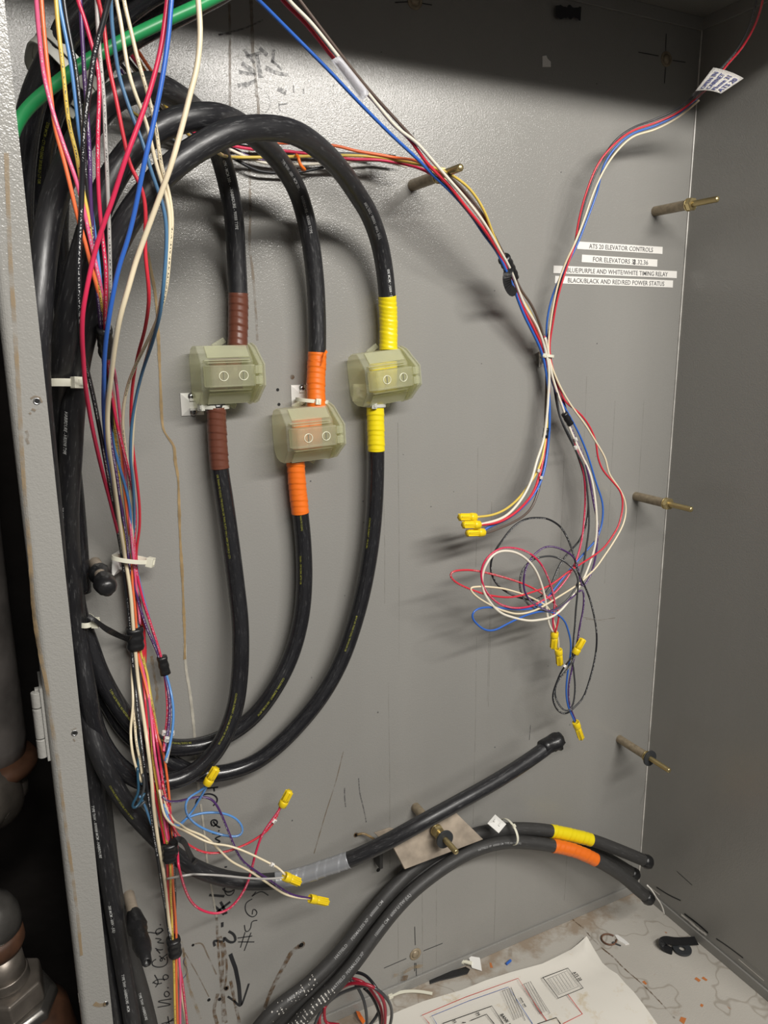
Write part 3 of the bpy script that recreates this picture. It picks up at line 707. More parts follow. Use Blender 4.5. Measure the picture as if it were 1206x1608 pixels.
# the dark cables behind, top left
ck1 = cable('black cable behind the flange at top left, first under the grey tie', '235,-60,205 175,-20,200 125,30,190 92,75,180 68,118,170 50,165,160 38,230,150 32,330,140 40,450,120 56,600,90 75,760,60 92,920,35 105,1050,22 118,1150,18', top=True, mt='gloss')
ck2 = cable('black cable behind the flange at top left, middle one under the grey tie', '290,-50,195 225,-5,185 172,38,175 130,88,165 100,135,150 78,185,135 65,245,115 60,330,100 64,450,80 75,600,50 92,760,28 108,900,18 120,1010,14 135,1120,14', top=True, mt='gloss')
ck3 = cable('black cable at top left under the green ground wire, lower one under the grey tie', '380,-45,170 310,3,160 250,34,150 200,62,140 160,100,125 130,145,105 108,195,85 95,260,60 90,340,45 92,430,32 98,550,22 108,700,16 118,800,14 128,930,14', top=True, mt='gloss')
ck4 = cable('black cable farthest back at top left, running along the cabinet corner', '200,-60,120 150,-25,115 105,40,105 80,110,85 62,190,60 52,300,35 55,450,20 70,700,14 95,950,12', top=True, mt='gloss', r=.0098)
letter(ck2, '2X8 MCM - CT1 NO LEAD 2018.08.21 LT OR', (66, 180), 00.0031, 'printy', 0, sx=.9)
ckb = cable('black cable emerging behind the lower taped bolt at the bottom left', '150,1150,12 165,1300,12 182,1420,12 200,1490,13 216,1540,14 234,1608,14', bottom=True, mt='dull')
letter(ckb, 'TYPE THW - HABIRDURE', (221, 1550), .0042, 'printw', 10, sx=.9)
ckc = cable('black cable in the shade right behind the lower left flange', '112,1150,14 124,1250,13 136,1340,13 150,1420,13 166,1500,13 184,1608,13', bottom=True, mt='black')
# green ground wire
o = tube('ground_cable', spline(to_edge(path('15,225,205 28,190,205 50,163,208 90,130,212 125,104,215 160,82,215 210,56,212 260,32,208 300,14,205 345,-8,200 400,-40,195')[::-1], top=True), .005), .0046, M['green'], None, 16)
tag(o, 'thick green ground cable crossing over the black cables at top left', 'cable')
# three cables from the bottom up to the right corner
cba = cable('dull black cable with yellow tape band, uppermost of the three reaching the right corner', '380,1650,52 423,1595,50 450,1572,48 476,1553,46 526,1505,42 556,1469,38 586,1431,34 616,1396,30 650,1364,26 690,1337,24 735,1314,25 764,1306,26 800,1302,28 834,1302,30 865,1305,34 900,1312,40 935,1321,46 975,1336,54 1009,1350,60 1018,1354,62', mt='dull', r=.0096)
cbb = cable('dull black cable with orange tape band, lowest of the three reaching the right corner', '440,1640,62 483,1590,62 526,1548,60 559,1509,56 586,1472,52 619,1430,48 652,1396,44 698,1361,40 732,1341,38 765,1328,38 798,1322,39 830,1323,42 868,1328,48 900,1335,56 935,1350,64 975,1374,74 1003,1398,82 1020,1412,86', mt='dull', r=.0096)
cbc = cable('plain dull black cable, middle and hindmost of the three reaching the right corner', '400,1655,30 450,1600,28 500,1550,26 545,1500,22 590,1445,18 640,1390,15 690,1352,14 735,1333,14 790,1318,14 850,1314,16 905,1326,20 945,1343,26 975,1360,32 997,1374,36', mt='dull', r=.0096)
for c_, a in ((cba, (1016, 1353)), (cbb, (1018, 1411)), (cbc, (994, 1372))):
    root, c, r = c_; bm = bmesh.new(); ax = (c[-1]-c[-4])
    lathe(bm, c[-4], ax, [(0, .0101), (.006, .0103), (.011, .0112), (.015, .0105), (.0175, .0075), (.0168, .003)], n=18, wob=.05)
    bm_obj('taped_cap', bm, M['tapeblack'], root, smooth=True)
band(cba, (865, 1305), (928, 1318), 'yellow', 'yellow tape band', turns=9, thick=.0005)
band(cbb, (868, 1328), (935, 1350), 'orange', 'orange tape band', turns=9, thick=.0005)
letter(cba, 'PERMALESS XP   600000 CM', (552, 1475), .0052, 'printg', 5, sx=1)
letter(cba, 'HATFIELD', (526, 1508), .0052, 'printg', 0, sx=1)
letter(cba, 'A009 - (UL)', (452, 1570), .0052, 'printg', 0, sx=1)
letter(cbb, 'HATFIELD  PERMALESS XP', (524, 1552), .0052, 'printg', 5, sx=1)
letter(cbb, '1000000 CM   600V U TW (UL)', (590, 1468), .0052, 'printg', 5, sx=1)
letter(cbb, 'HATFIELD XP  600000 CM  TYPE ABOVE (UL)', (745, 1338), .0038, 'printg', 10, sx=1)
# pale paint flakes stuck to the cables at the bottom
bm = bmesh.new()
for c_ in (cba, cbb):
    root, c, r = c_; i0 = near_len(c, (430, 1600))[1]; i1 = near_len(c, (520, 1550))[1]; T, U, V = frames(c)
    for k in range(110 if c_ is cbb else 40):
        i = random.randint(i0, max(i1, i0+1)); a = front_angle(c[i], U[i], V[i])+random.gauss(0.2, .5); s_ = random.uniform(.0003, .0013)
        p = c[i]+(U[i]*math.cos(a)+V[i]*math.sin(a))*(r+.0002)
        lathe(bm, p, (U[i]*math.cos(a)+V[i]*math.sin(a)), [(0, s_), (.0004, s_*.5)], n=5, wob=.4)
tag(bm_obj('paint_flakes', bm, M['edge'], cbb[0]), kind='stuff')

# ================================================================ splice covers
def xform(bm, Mx): bm.transform(Mx)
def extrude_x(bm, prof, x0, x1):
    A = [bm.verts.new((x0, -d, z)) for d, z in prof]; B = [bm.verts.new((x1, -d, z)) for d, z in prof]; n = len(prof)
    for i in range(n): bm.faces.new((A[i], A[(i+1) % n], B[(i+1) % n], B[i]))
    bm.faces.new(A[::-1]); bm.faces.new(B)
def sym(p): return p+[(d, -z) for d, z in reversed(p) if abs(z) > 1e-6]
def splice(px, py, roll, label, boltmat):
    c = W(px, py, .066); c.y = YW
    root = empty('splice_cover', c, label, 'cable splice', 'translucent covers over the cable splices')
    Mx = Matrix.Translation(c) @ Matrix.Rotation(math.radians(-roll), 4, 'Y')
    def mk(name, fn, mt=M['shell'], bev=.0009, par=root):
        bm = bmesh.new(); fn(bm); xform(bm, Mx); return bm_obj(name, bm, mt, par, bevel=bev)
    body = sym([(.003, .019), (.010, .0275), (.020, .0305), (.034, .0305), (.036, .029), (.049, .0165), (.051, .0145)])
    mk('cover_body', lambda b: extrude_x(b, body, -.0325, .0245), bev=.0016)
    # inset slanted panels, proud of the body by a hair
    for sg in (1, -1):
        def pan(b):
            q = [(-.024, .0365, .0298), (.021, .0365, .0298), (.021, .0483, .0180), (-.024, .0483, .0180)]
            n = Vector((0, -1, 1)).normalized()*.0012
            lo = [b.verts.new((x, -d, z*sg)) for x, d, z in q]; hi = [b.verts.new((x, -d+n.y, (z+n.z)*sg)) for x, d, z in q]
            for i in range(4): b.faces.new((lo[i], lo[(i+1) % 4], hi[(i+1) % 4], hi[i]))
            b.faces.new(hi); b.faces.new(lo[::-1])
        mk('cover_panel', pan, bev=.0004)
    for z, x0 in ((.0158, -.029), (.0135, -.026), (-.0150, -.025)):
        mk('cover_ridge', lambda b: box(b, ((x0+.019)/2, -.0535-(.0158-abs(z)), z), (.019-x0, .006, .0011)), bev=.0003)
    def bar(b):
        q = [(-.0295, .051), (-.0295, .058), (-.0255, .0645), (-.023, .066), (.0215, .066), (.0215, .051)]
        lo = [b.verts.new((x, -d, -.0112)) for x, d in q]; hi = [b.verts.new((x, -d, .0108)) for x, d in q]
        for i in range(len(q)): b.faces.new((lo[i], lo[(i+1) % len(q)], hi[(i+1) % len(q)], hi[i]))
        b.faces.new(hi); b.faces.new(lo[::-1])
    br = mk('cover_raised_bar', bar, bev=.0011)
    def fl(b):
        extrude_x(b, sym([(.002, .017), (.014, .0305), (.024, .0335), (.038, .030), (.052, .0205), (.0665, .0115)]), .0245, .0275)
        extrude_x(b, sym([(.004, .0155), (.016, .028), (.025, .031), (.038, .0275), (.051, .019), (.0635, .011)]), .0275, .0305)
        extrude_x(b, sym([(.002, .0165), (.014, .030), (.024, .033), (.038, .0295), (.052, .020), (.066, .0112)]), .0305, .0325)
    mk('cover_end_flange', fl, bev=.0007)
    for z in (.0058, -.0052): mk('cover_latch', lambda b: box(b, (.0245, -.067, z), (.008, .004, .0083)), bev=.0007)
    for s in (1, -1):
        mk('cover_tab', lambda b: box(b, (.004*s+.002, -.014, -.0325*s), (.015, .003, .006), Matrix.Rotation(.5*s, 4, 'Y')), bev=.0005)
    for x in (-.0125, .0085):
        def ringf(b):
            p = Mx @ Vector((x, -.0660, 0)); lathe(b, p, (0, -1, 0), [(0, .0050), (.0008, .0050), (.0009, .0044), (.0002, .0043)], n=24, cap=False)
        bm = bmesh.new(); ringf(bm); rg = bm_obj('cover_boss', bm, M['bossring'], root, smooth=True)
        bm = bmesh.new(); box(bm, (x, -.0664, 0), (.0008, .001, .0085)); xform(bm, Mx); bm_obj('boss_slot', bm, M['slot'], rg)
    # the clamp that joins the two cable ends, seen dimly through the cover
    def clamp(b):
        lathe(b, Mx @ Vector((-.008, -.028, -.017)), (0, 0, 1), [(0, .0098), (.034, .0098)], n=16)
        lathe(b, Mx @ Vector((.008, -.028, -.017)), (0, 0, 1), [(0, .0098), (.034, .0098)], n=16)
    bm = bmesh.new(); clamp(bm); bm_obj('joined_cable_ends', bm, boltmat, root, smooth=True)
    return root
splice(370, 590, 0.5, 'pale translucent splice cover between the two brown tape bands', M['brown'])
splice(501, 686, 2.5, 'pale translucent splice cover between the two orange tape bands', M['orange'])
splice(623, 594, 6, 'pale translucent splice cover between the two yellow tape bands', M['yellow'])

# ================================================================ tie mounts and zip ties
def mount(px, py, size, label, roll=0, screws=(), tilt=None, d=0, th=.004):
    c = W(px, py, d); root = empty('tie_mount', c, label, 'cable tie mount')
    R = Matrix.Rotation(math.radians(-roll), 4, 'Y')
    if tilt: R = Matrix.Rotation(math.radians(tilt[0]), 4, 'Z') @ Matrix.Rotation(math.radians(tilt[1]), 4, 'X') @ R
    Mx = Matrix.Translation(c) @ R; s = size/2
    bm = bmesh.new()
    # square base with four ramps rising to the bridge in the middle
    v = [bm.verts.new(p) for p in ((-s, 0, -s), (s, 0, -s), (s, 0, s), (-s, 0, s))]
    v2 = [bm.verts.new(p) for p in ((-s, -th*.35, -s), (s, -th*.35, -s), (s, -th*.35, s), (-s, -th*.35, s))]
    k = s*.3
    v3 = [bm.verts.new(p) for p in ((-k, -th*1.2, -k), (k, -th*1.2, -k), (k, -th*1.2, k), (-k, -th*1.2, k))]
    for i in range(4):
        j = (i+1) % 4
        bm.faces.new((v[i], v[j], v2[j], v2[i])); bm.faces.new((v2[i], v2[j], v3[j], v3[i]))
    bm.faces.new(v); bm.faces.new(v3)
    xform(bm, Mx); bm_obj('mount_base', bm, M['white'], root)
    bm = bmesh.new(); box(bm, (0, -th*1.3, -k*1.4), (k*2, th*.8, k*.7)); box(bm, (0, -th*1.3, k*1.4), (k*2, th*.8, k*.7)); xform(bm, Mx); bm_obj('mount_bridge', bm, M['white'], root)
    for (sx, sz) in screws:
        q = Mx @ Vector((sx, -th*.7, sz)); bm = bmesh.new()
        lathe(bm, q, (0, -1, 0), [(-.002, .0044), (0, .0044), (.0012, .0040), (.0022, .0026), (.0024, .0012)], n=20)
        sc = bm_obj('screw', bm, M['steel'], root, smooth=True)
        bm = bmesh.new(); box(bm, q+Vector((0, -.0023, 0)), (.0045, .0008, .0009)); box(bm, q+Vector((0, -.0023, 0)), (.0009, .0008, .0045)); bm_obj('screw_recess', bm, M['hole'], sc)
    return root
def ziptie(c, axis, rx, ry, label, width=.0042, th=.0012, head=-30, mt='nylon', hs=1.0, tail=0, sq=1.0):
    """strap round a bundle; rx sideways, ry in depth; head = degrees from the side nearest the viewer"""
    a = Vector(axis).normalized(); v = Vector((0, -1, 0)); v = (v-a*v.dot(a)).normalized(); u = a.cross(v)
    if u.x < 0: u = -u
    root = empty('zip_tie', c, label, 'zip tie')
    bm = bmesh.new(); n = 36; rings = []
    for i in range(n):
        t = 2*math.pi*i/n; ct, st_ = math.cos(t), math.sin(t); dr = (v*math.copysign(abs(ct)**sq, ct)*ry+u*math.copysign(abs(st_)**sq, st_)*rx); nn = (v*math.cos(t)/max(ry, 1e-4)+u*math.sin(t)/max(rx, 1e-4)).normalized()
        p = Vector(c)+dr
        rings.append([bm.verts.new(q) for q in (p-a*width/2, p+a*width/2, p+a*width/2+nn*th, p-a*width/2+nn*th)])
    for i in range(n):
        A, B = rings[i], rings[(i+1) % n]
        for k in range(4): bm.faces.new((A[k], A[(k+1) % 4], B[(k+1) % 4], B[k]))
    bm_obj('strap', bm, M[mt], root, bevel=.0003)
    t = math.radians(head); dr = v*math.cos(t)*ry+u*math.sin(t)*rx; nn = (v*math.cos(t)/ry+u*math.sin(t)/rx).normalized(); tt = a.cross(nn)
    R = Matrix((( *tt, 0), (*a, 0), (*nn, 0), (0, 0, 0, 1))).transposed()
    p = Vector(c)+dr+nn*(.0022*hs)
    bm = bmesh.new(); box(bm, (0, 0, 0), (.0068*hs, .0075*hs, .0052*hs)); box(bm, (.001, 0, .0028*hs), (.003*hs, .0045*hs, .001)); xform(bm, Matrix.Translation(p) @ R); bm_obj('head', bm, M[mt], root, bevel=.0006)
    if tail:
        bm = bmesh.new(); box(bm, (0, 0, .002*hs+tail/2), (.0014, width*.9, tail)); xform(bm, Matrix.Translation(p) @ R); bm_obj('tail', bm, M[mt], root, bevel=.0003)
    return root
mount(301.5, 634.5, .0245, 'white square tie mount screwed beside the brown-taped splice', 0, ((-.0005, .0082), (.0005, -.0082)))
mount(472.5, 621, .0245, 'white square tie mount screwed beside the orange tape above the middle splice', 0, ((.001, .0082), (.001, -.0082)))
mount(566, 617, .021, 'white square tie mount half hidden behind the yellow-taped splice cover', -4)
ziptie(W(336, 638.5, .0215), (.03, 0, 1), .0155, .0135, 'grey-white zip tie from the left mount round the brown tape', head=-62, mt='greynylon')
ziptie(W(490, 629, .018), (.12, 0, 1), .018, .0165, 'white zip tie angled over the orange tape above the middle splice', head=0, hs=.9)
ziptie(W(587, 636, .022), (.03, 0, 1), .0128, .0145, 'clear zip tie just under the yellow-taped splice cover', head=-25, hs=.9, mt='greynylon')
ziptie(W(99, 603, .152), (.05, .1, 1), .0185, .0235, 'large cream zip tie round the thick cables beside the flange', width=.0064, th=.0014, head=24, hs=1.25)
ziptie(W(133, 974, .030), (.05, 0, 1), .0085, .017, 'cream zip tie at the left behind the black tape tail', width=.0055, head=52, hs=1.3)
ziptie(W(97, 130, .152), (.70, .05, .70), .029, .036, 'wide grey zip tie across the black cables at top left, under the green cable', width=.0072, th=.0016, head=58, mt='greynylon', hs=1.2, sq=.55)
ziptie(W(106, 117, .154), (.70, .05, .70), .028, .036, 'second grey zip tie strap alongside the first at top left', width=.0066, th=.0016, head=50, mt='greynylon', hs=.9, sq=.55)
# mount and tie at the middle of the left wiring harness
mount(183.5, 883, .024, 'white square tie mount on edge behind the left wire harness', 0, (), tilt=(58, 6), d=.012)
ziptie(W(205, 878, .030), (.25, 0, 1), .0185, .0105, 'cream zip tie gathering the left wire harness at mid height', width=.0046, head=70, hs=1.35, tail=.002)
mount(850, 562, .021, 'small white square tie mount behind the right wire bundle', 8, (), tilt=(35, 0), d=.006, th=.003)
ziptie(W(859, 559, .022), (.1, 0, 1), .0085, .0075, 'white zip tie where the two right wire bundles meet', width=.0036, head=-60, hs=.75, tail=.002)
ziptie(W(799, 1306, .035), (1, 0, -.05), .0165, .0215, 'white zip tie round the dull cables to the right of the steel plate', width=.0036, head=62, hs=.7)
mount(780, 1294, .020, 'white tie mount on top of the dull cables right of the steel plate', 25, (), tilt=(0, -62), d=.052, th=.003)

# ================================================================ standoffs
def standoff(px, py, label, dirt='zinc', bolt='brass', nut=True, disc=False, tip=.108, taped=0):
    c = W(px, py, 0); ax = Vector((0, -1, 0)); root = empty('standoff', c, label, 'bolt')
    bm = bmesh.new(); lathe(bm, c, ax, [(0, .0066), (.0585, .0066), (.059, .006)], n=24); bm_obj('sleeve', bm, M[dirt], root, smooth=False, bevel=.0002)
    if taped:
        bm = bmesh.new(); a2 = Vector((.02, -1, -.05))
        if taped == 1: pr = [(.028, .0072), (.031, .0098), (.040, .0112), (.047, .0100), (.052, .0084), (.060, .0098), (.068, .0108), (.078, .0102), (.083, .0088), (.0855, .0062), (.0865, .0025)]
        else: pr = [(.030, .0072), (.033, .0084), (.045, .0100), (.056, .0112), (.060, .0104), (.064, .0084), (.070, .0095), (.082, .0100), (.094, .0082), (.098, .0060), (.110, .0054), (.1105, .004), (.100, .0035)]
        lathe(bm, c, a2, pr, n=22, wob=.06); o = bm_obj('tape_wrap', bm, M['tapeblack'], root, smooth=True)
        return root
    bm = bmesh.new(); lathe(bm, c+ax*.059, ax, [(0, .0086), (.0016, .0086)], n=24); bm_obj('washer', bm, M[bolt], root, bevel=.0002)
    bm = bmesh.new(); hexnut(bm, c+ax*.0606, ax, .0072, .0088); bm_obj('hex_nut', bm, M[bolt], root)
    bm = bmesh.new(); pr = [(0, .0040)]; L = tip-.068
    k = 0
    while k < L-.002:
        pr += [(k, .0036), (k+.0005, .0040), (k+.001, .0036)]; k += .00115
    pr += [(L-.001, .0036), (L, .0028)]
    lathe(bm, c+ax*.0675, ax, pr, n=16); bm_obj('threaded_stud', bm, M[bolt], root, smooth=True)
    if disc:
        bm = bmesh.new(); cc = c+ax*disc; n = 28; R1, R0, h = .0125, .0042, .0028; rr = []
        lathe(bm, cc, ax, [(0, R0), (0, R1), (h, R1), (h, R0), (0, R0)], n=n, cap=False); bm_obj('rubber_washer', bm, M['rubber'], root, bevel=.0003)
    return root
standoff(648, 291, 'brown zinc standoff with stud behind the crossing wires, upper middle')
standoff(1028, 332, 'standoff with long bright stud above the white labels near the corner')
standoff(998, 779, 'standoff with stud at mid height near the right corner')
standoff(972, 1160, 'standoff with black rubber washer near the lower right corner', disc=.066)
plate_so = standoff(652, 1267, 'standoff that carries the stained steel plate and a black rubber washer', disc=.080, tip=.112)
standoff(149, 884, 'beige standoff with its end wrapped in lumpy black tape, beside the left tie mount', dirt='plate', taped=1)
standoff(202, 1405, 'beige standoff with a long black taped end at the bottom left', dirt='plate', taped=2)
# steel plate held by the standoff
dpl = .060
q = [(596, 1308), (709, 1270), (757, 1315), (637, 1364)]
cc = W(676, 1316, dpl); root = empty('steel_plate', cc, 'stained beige steel bracket plate bolted on the lower middle standoff', 'plate')
bm = bmesh.new(); A = [bm.verts.new(W(x, y, dd)) for (x, y), dd in zip([(612, 1320), (709, 1269), (759, 1318), (636, 1365)], (.05, .052, .068, .068))]
A2 = [bm.verts.new(v.co+Vector((0, .0032, -.0022))) for v in A]
for i in range(4): bm.faces.new((A[i], A[(i+1) % 4], A2[(i+1) % 4], A2[i]))
bm.faces.new(A); bm.faces.new(A2[::-1]); bm_obj('plate', bm, M['plate'], root, bevel=.0006)
bm = bmesh.new(); A = [bm.verts.new(W(x, y, dd)) for (x, y), dd in zip([(588, 1308), (612, 1300), (640, 1306), (640, 1312), (598, 1318)], (.046, .046, .05, .05, .046))]
r = bmesh.ops.extrude_face_region(bm, geom=[bm.faces.new(A)]); bmesh.ops.translate(bm, verts=[v for v in r['geom'] if isinstance(v, bmesh.types.BMVert)], vec=(0, .003, -.001)); bm_obj('bent_edge', bm, M['plate'], root, bevel=.0005)
bm = bmesh.new(); box(bm, W(594, 1345, .012), (.005, .020, .026)); bm_obj('bracket_leg', bm, M['dull'], root, bevel=.0005)
# small clear tail of an old tie by the plate
o = tube('tie_tail', spline([W(*a) for a in ((561, 1311, .002), (568, 1308, .006), (578, 1312, .008), (588, 1318, .010))], .003), .0016, M['glue'], None, 8); tag(o, 'old amber tie end sticking out left of the steel plate', 'zip tie')

# ================================================================ twist-on wire connectors
def connector(b, t, db, dt, label, grp=None):
    p0 = W(b[0], b[1], db/1000); p1 = W(t[0], t[1], dt/1000); ax = p1-p0; L = ax.length; ax.normalize()
    root = empty('wire_connector', p0, label, 'wire connector', grp)
    bm = bmesh.new()
    lathe(bm, p0, ax, [(0.001, .0042), (-.0006, .0048), (0, .0054), (L*.26, .0056), (L*.32, .0051), (L*.34, .0046)], n=20); bm_obj('skirt', bm, M['conn'], root, smooth=True)
    bm = bmesh.new(); lathe(bm, p0, ax, [(L*.31, .0046), (L*.5, .0043), (L*.95, .0039), (L, .0034)], n=20)
    bm_obj('grip', bm, M['conn'], root, smooth=True)
    a, u, v = frame_of(ax); bm = bmesh.new()
    for k in range(6):
        t_ = 2*math.pi*k/6+.3; dr = u*math.cos(t_)+v*math.sin(t_); s = a.cross(dr)
        R = Matrix(((*s, 0), (*dr, 0), (*a, 0), (0, 0, 0, 1))).transposed()
        box(bm, (0, 0, 0), (.0011, .0016, L*.62), None) if 0 else bmesh.ops.create_cube(bm, size=1, matrix=Matrix.Translation(p0+a*L*.66+dr*.0042) @ R @ Matrix.Diagonal((.0011, .0017, L*.62, 1)))
    bm_obj('grip_rib', bm, M['conn'], root, bevel=.0003)
    return root
G1 = None
connector((325, 1231), (340, 1206), 62, 66, 'yellow wire connector on the two blue wires, tilted up against the lower cable loop')
connector((443, 1265), (455, 1242), 60, 64, 'yellow wire connector on two red wires, standing upright at the lower left')
connector((447, 1376), (471, 1386), 100, 100, 'yellow wire connector over the silver-taped cable')
connector((487, 1411), (515, 1417), 66, 64, 'yellow wire connector on purple and cream wires below the silver tape')
connector((746, 812), (721, 812), 62, 66, 'topmost of the three yellow wire connectors pointing left')
connector((752, 824), (727, 824), 66, 70, 'middle one of the three yellow wire connectors pointing left')
connector((759, 836), (733, 837), 62, 66, 'lowest of the three yellow wire connectors pointing left')
connector((871, 993), (869, 1018), 60, 58, 'yellow wire connector hanging on two red wires, higher of the stacked pair')
connector((877, 1020), (879, 1044), 54, 52, 'yellow wire connector hanging just below another, lower of the stacked pair')
connector((903, 1026), (916, 1003), 66, 70, 'yellow wire connector pointing up on two black wires')
connector((904, 1134), (913, 1160), 56, 54, 'yellow wire connector at the very bottom of the blue and purple wires')

# ================================================================ wires, upper left to the mid harness
wire('55,-40,250 57,0 60,40 64,80 70,125 80,165 93,208 106,245 123,293,235 136,349 143,382 156,440,190 166,500,160 172,550 181,592,120 186,633 191,683 196,733,75 200,780 205,830 209,870,32 214,920,24 220,980,20', 'pink', 'pink wire, leftmost of those hanging past the flange at the top', 'w', top=True)
wire('63,-40,242 65,0 70,60 75,110 80,150 86,200 100,250 114,308,225 124,349 133,377 143,418,195 152,450 163,505,160 172,575 180,640,110 190,720 200,810,50 206,866,27 208,916,24 213,966 217,1032,18 224,1058 236,1108 246,1149 256,1182,22 263,1225 268,1283 270,1330,24 270,1357 273,1407 276,1445 277,1471 277,1529,24 279,1600', 'orange', 'orange wire running the full height of the left harness', None, top=True, bottom=True)
wire('85,-40,236 88,0 91,40 98,100 103,150 109,200 119,236 124,266 130,300,215 137,330 146,390 155,450,180 163,510,160 170,570 177,640 184,720 192,810,50 200,872,24 206,930 214,980 222,1030,18 231,1058 236,1100 238,1149 241,1199 248,1241 254,1283 262,1321,26 267,1357 268,1407 270,1440 271,1471 273,1513,24 275,1600', 'yellow', 'mustard yellow wire of the left harness, second from the edge at the bottom', 'k', top=True, bottom=True)
wire('90,-40,225 92,0 100,40 110,90 118,150 126,220 134,263,205 146,349 153,399 158,450,175 161,500,160 166,560 172,640,110 184,720 196,760 203,791,60 207,832 211,868,26 219,915,22 231,960 244,1005 255,1038,24 268,1085 272,1110 271,1145 264,1180,40 259,1195', 'sky', 'mid blue wire at the back of the left harness', None, top=True)
wire('97,-40,232 100,0 108,50 118,100 124,150 128,190 131,225,222 134,262,212 141,330 148,392,185 156,450 161,505,162 167,560 176,660,105 187,760,62 199,850,28 206,910,20 210,960,17 212,1005,15', 'black', 'black wire crossing behind the mustard wire at top left', 'w', top=True)
wire('182,-40,262 170,0,258 163,32 152,68 146,95,254 143,120 138,155 134,182 131,220,250 129,280 127,350 124,400,232 124,470 125,510 129,550,205 137,582 146,620 153,655,160 163,710 173,765,100 184,828,55 193,883,27 197,920 202,960,22 208,1033 213,1083 218,1133,24 224,1182 230,1230 234,1258 241,1308 248,1349 254,1391,24 261,1432 265,1460 271,1486,24', 'black', 'black wire with white print that runs along the left edge of the harness', 'w', top=True, r=.00185)
wire('123,-40,240 126,0 128,40 131,90 133,130 137,180 139,210 141,250,222 142,308 146,366,200 149,407 152,450 157,500,165 161,550 167,620,120 174,690 183,745,85 191,800 200,856,30 204,891,24 213,928 221,958 232,990 246,1022,22 259,1062 266,1098 266,1130 262,1158 258,1180,40', 'purple', 'purple wire of the left harness, upper length', 'w', top=True)
wire('118,-40,245 122,5 131,22 141,61 150,90 155,115 156,150 154,200,232 154,283 157,333 162,382,205 167,432 166,470 165,510,168 169,560 176,625,125 184,668 195,712 204,748,80 211,785 213,820 211,850,34 213,885,27 216,905 224,940 234,972 246,1008,24 253,1032 257,1050,24 262,1090 263,1122 260,1150,30 257,1180,44', 'hotpink', 'hot pink wire with fine print leading to the right branch tape of the left harness', 'w', top=True)
wire('150,-40,236 153,30 157,90 161,130 164,170 165,205,222 168,266 171,349,205 173,432 173,470 171,515,166 173,560 178,640,112 188,720 198,800,52 206,864,28 212,905,24 224,945 240,988 253,1030,22 263,1063 268,1100 270,1133 268,1166,34 261,1198,44', 'silver', 'silver-grey wire of the left harness', 'k', top=True)
wire('148,-40,246 154,0 163,33 166,71 172,109 181,149 190,195 199,238,232 203,256 210,272 218,284 225,303,220 229,333 228,370 228,400,195 231,425 234,463 229,510,160 216,560 209,600,120 206,633 206,675 210,715,85 215,755 219,795 219,830,40 214,868,26 216,905,16 220,950 227,990 226,1020,14 224,1050 228,1100 232,1149 238,1216,22 246,1260 256,1310,24 262,1350 264,1400 268,1445 272,1500,20', 'red', 'red wire with the deep bend to the right before the mid harness tie', None, top=True)
wire('266,-40,262 263,0 259,33 253,75 243,116 230,160 213,207 197,250,258 176,316 159,363 146,407 136,455,240 130,491 129,530 131,565 133,596,205 140,645 150,695,150 161,742 171,780,90 183,828 192,865,30 197,905,14 203,950 210,1000,12', 'hotpink', 'bright red wire sweeping from top centre down to the left edge of the harness', None, top=True, r=.00172)
wire('273,-40,266 269,0 266,41 260,91 253,133 245,174 236,216 228,249,262 218,300 208,348 198,385 188,415 180,450,245 171,500 165,549 163,599,205 163,650,170 167,700 174,752,105 184,805 194,860,32 200,900,16 208,950 212,1000,14', 'blue', 'bright blue wire beside the bright red one, sweeping down from top centre', None, top=True, r=.00172)
wire('178,-40,240 182,0 188,25 193,58 198,93 205,126 214,152 225,179 236,216,232 241,242 248,268 258,298 264,320,215 267,349 266,382 262,420 256,455,185 245,510 232,555 220,600,135 212,640 208,690 207,740,80 208,800 208,862,30 210,905,12 213,960 210,1010 207,1055 209,1105 205,1150,24 209,1188 216,1212 222,1228', 'cream', 'cream wire, left of the two that run side by side behind the big cream wire', None, top=True)
wire('190,-40,236 194,0 200,25 208,58 216,93 226,126 238,171 245,202 251,245,226 256,272 264,297 270,333,212 270,362 266,402 263,440 257,472,185 246,504 230,539 211,578,145 200,608 194,640 193,672 197,705,95 202,749 205,800 204,862,28 208,910,14 214,980 210,1040 208,1100 212,1140 214,1166,22 221,1200 224,1230', 'cream', 'cream wire, right one of the pair, bulging right above the brown-taped splice', 'k', top=True)
wire('171,-40,250 174,0 175,33 180,75 186,116 196,149 209,186 221,216 230,243,238 236,265 246,293 256,323 261,350,222 261,395 257,445 252,489,190 239,539 223,586,150 212,633 206,675 205,720,100 209,760 211,800 210,862,28 213,910,18 218,960 215,1020', 'muted', 'muted steel-blue wire curving out right of the harness', None, top=True)
wire('310,-40,262 311,0 314,33 314,66 309,108 299,146 289,187 279,224 268,262,258 253,303 240,338 226,376 213,412 201,455,240 189,496 180,546 174,596,205 169,645 170,695,160 177,745 184,795,85 192,849 197,880,32 202,910 206,941 209,982 213,1028,24 217,1070 224,1116 231,1166 237,1214,27 241,1262 248,1319 256,1366,26 262,1416 267,1460,24 276,1500,20 285,1560,16 293,1608', 'cream', 'thick cream wire sweeping from top centre down the front of the harness', None, top=True, bottom=True, r=.0020)
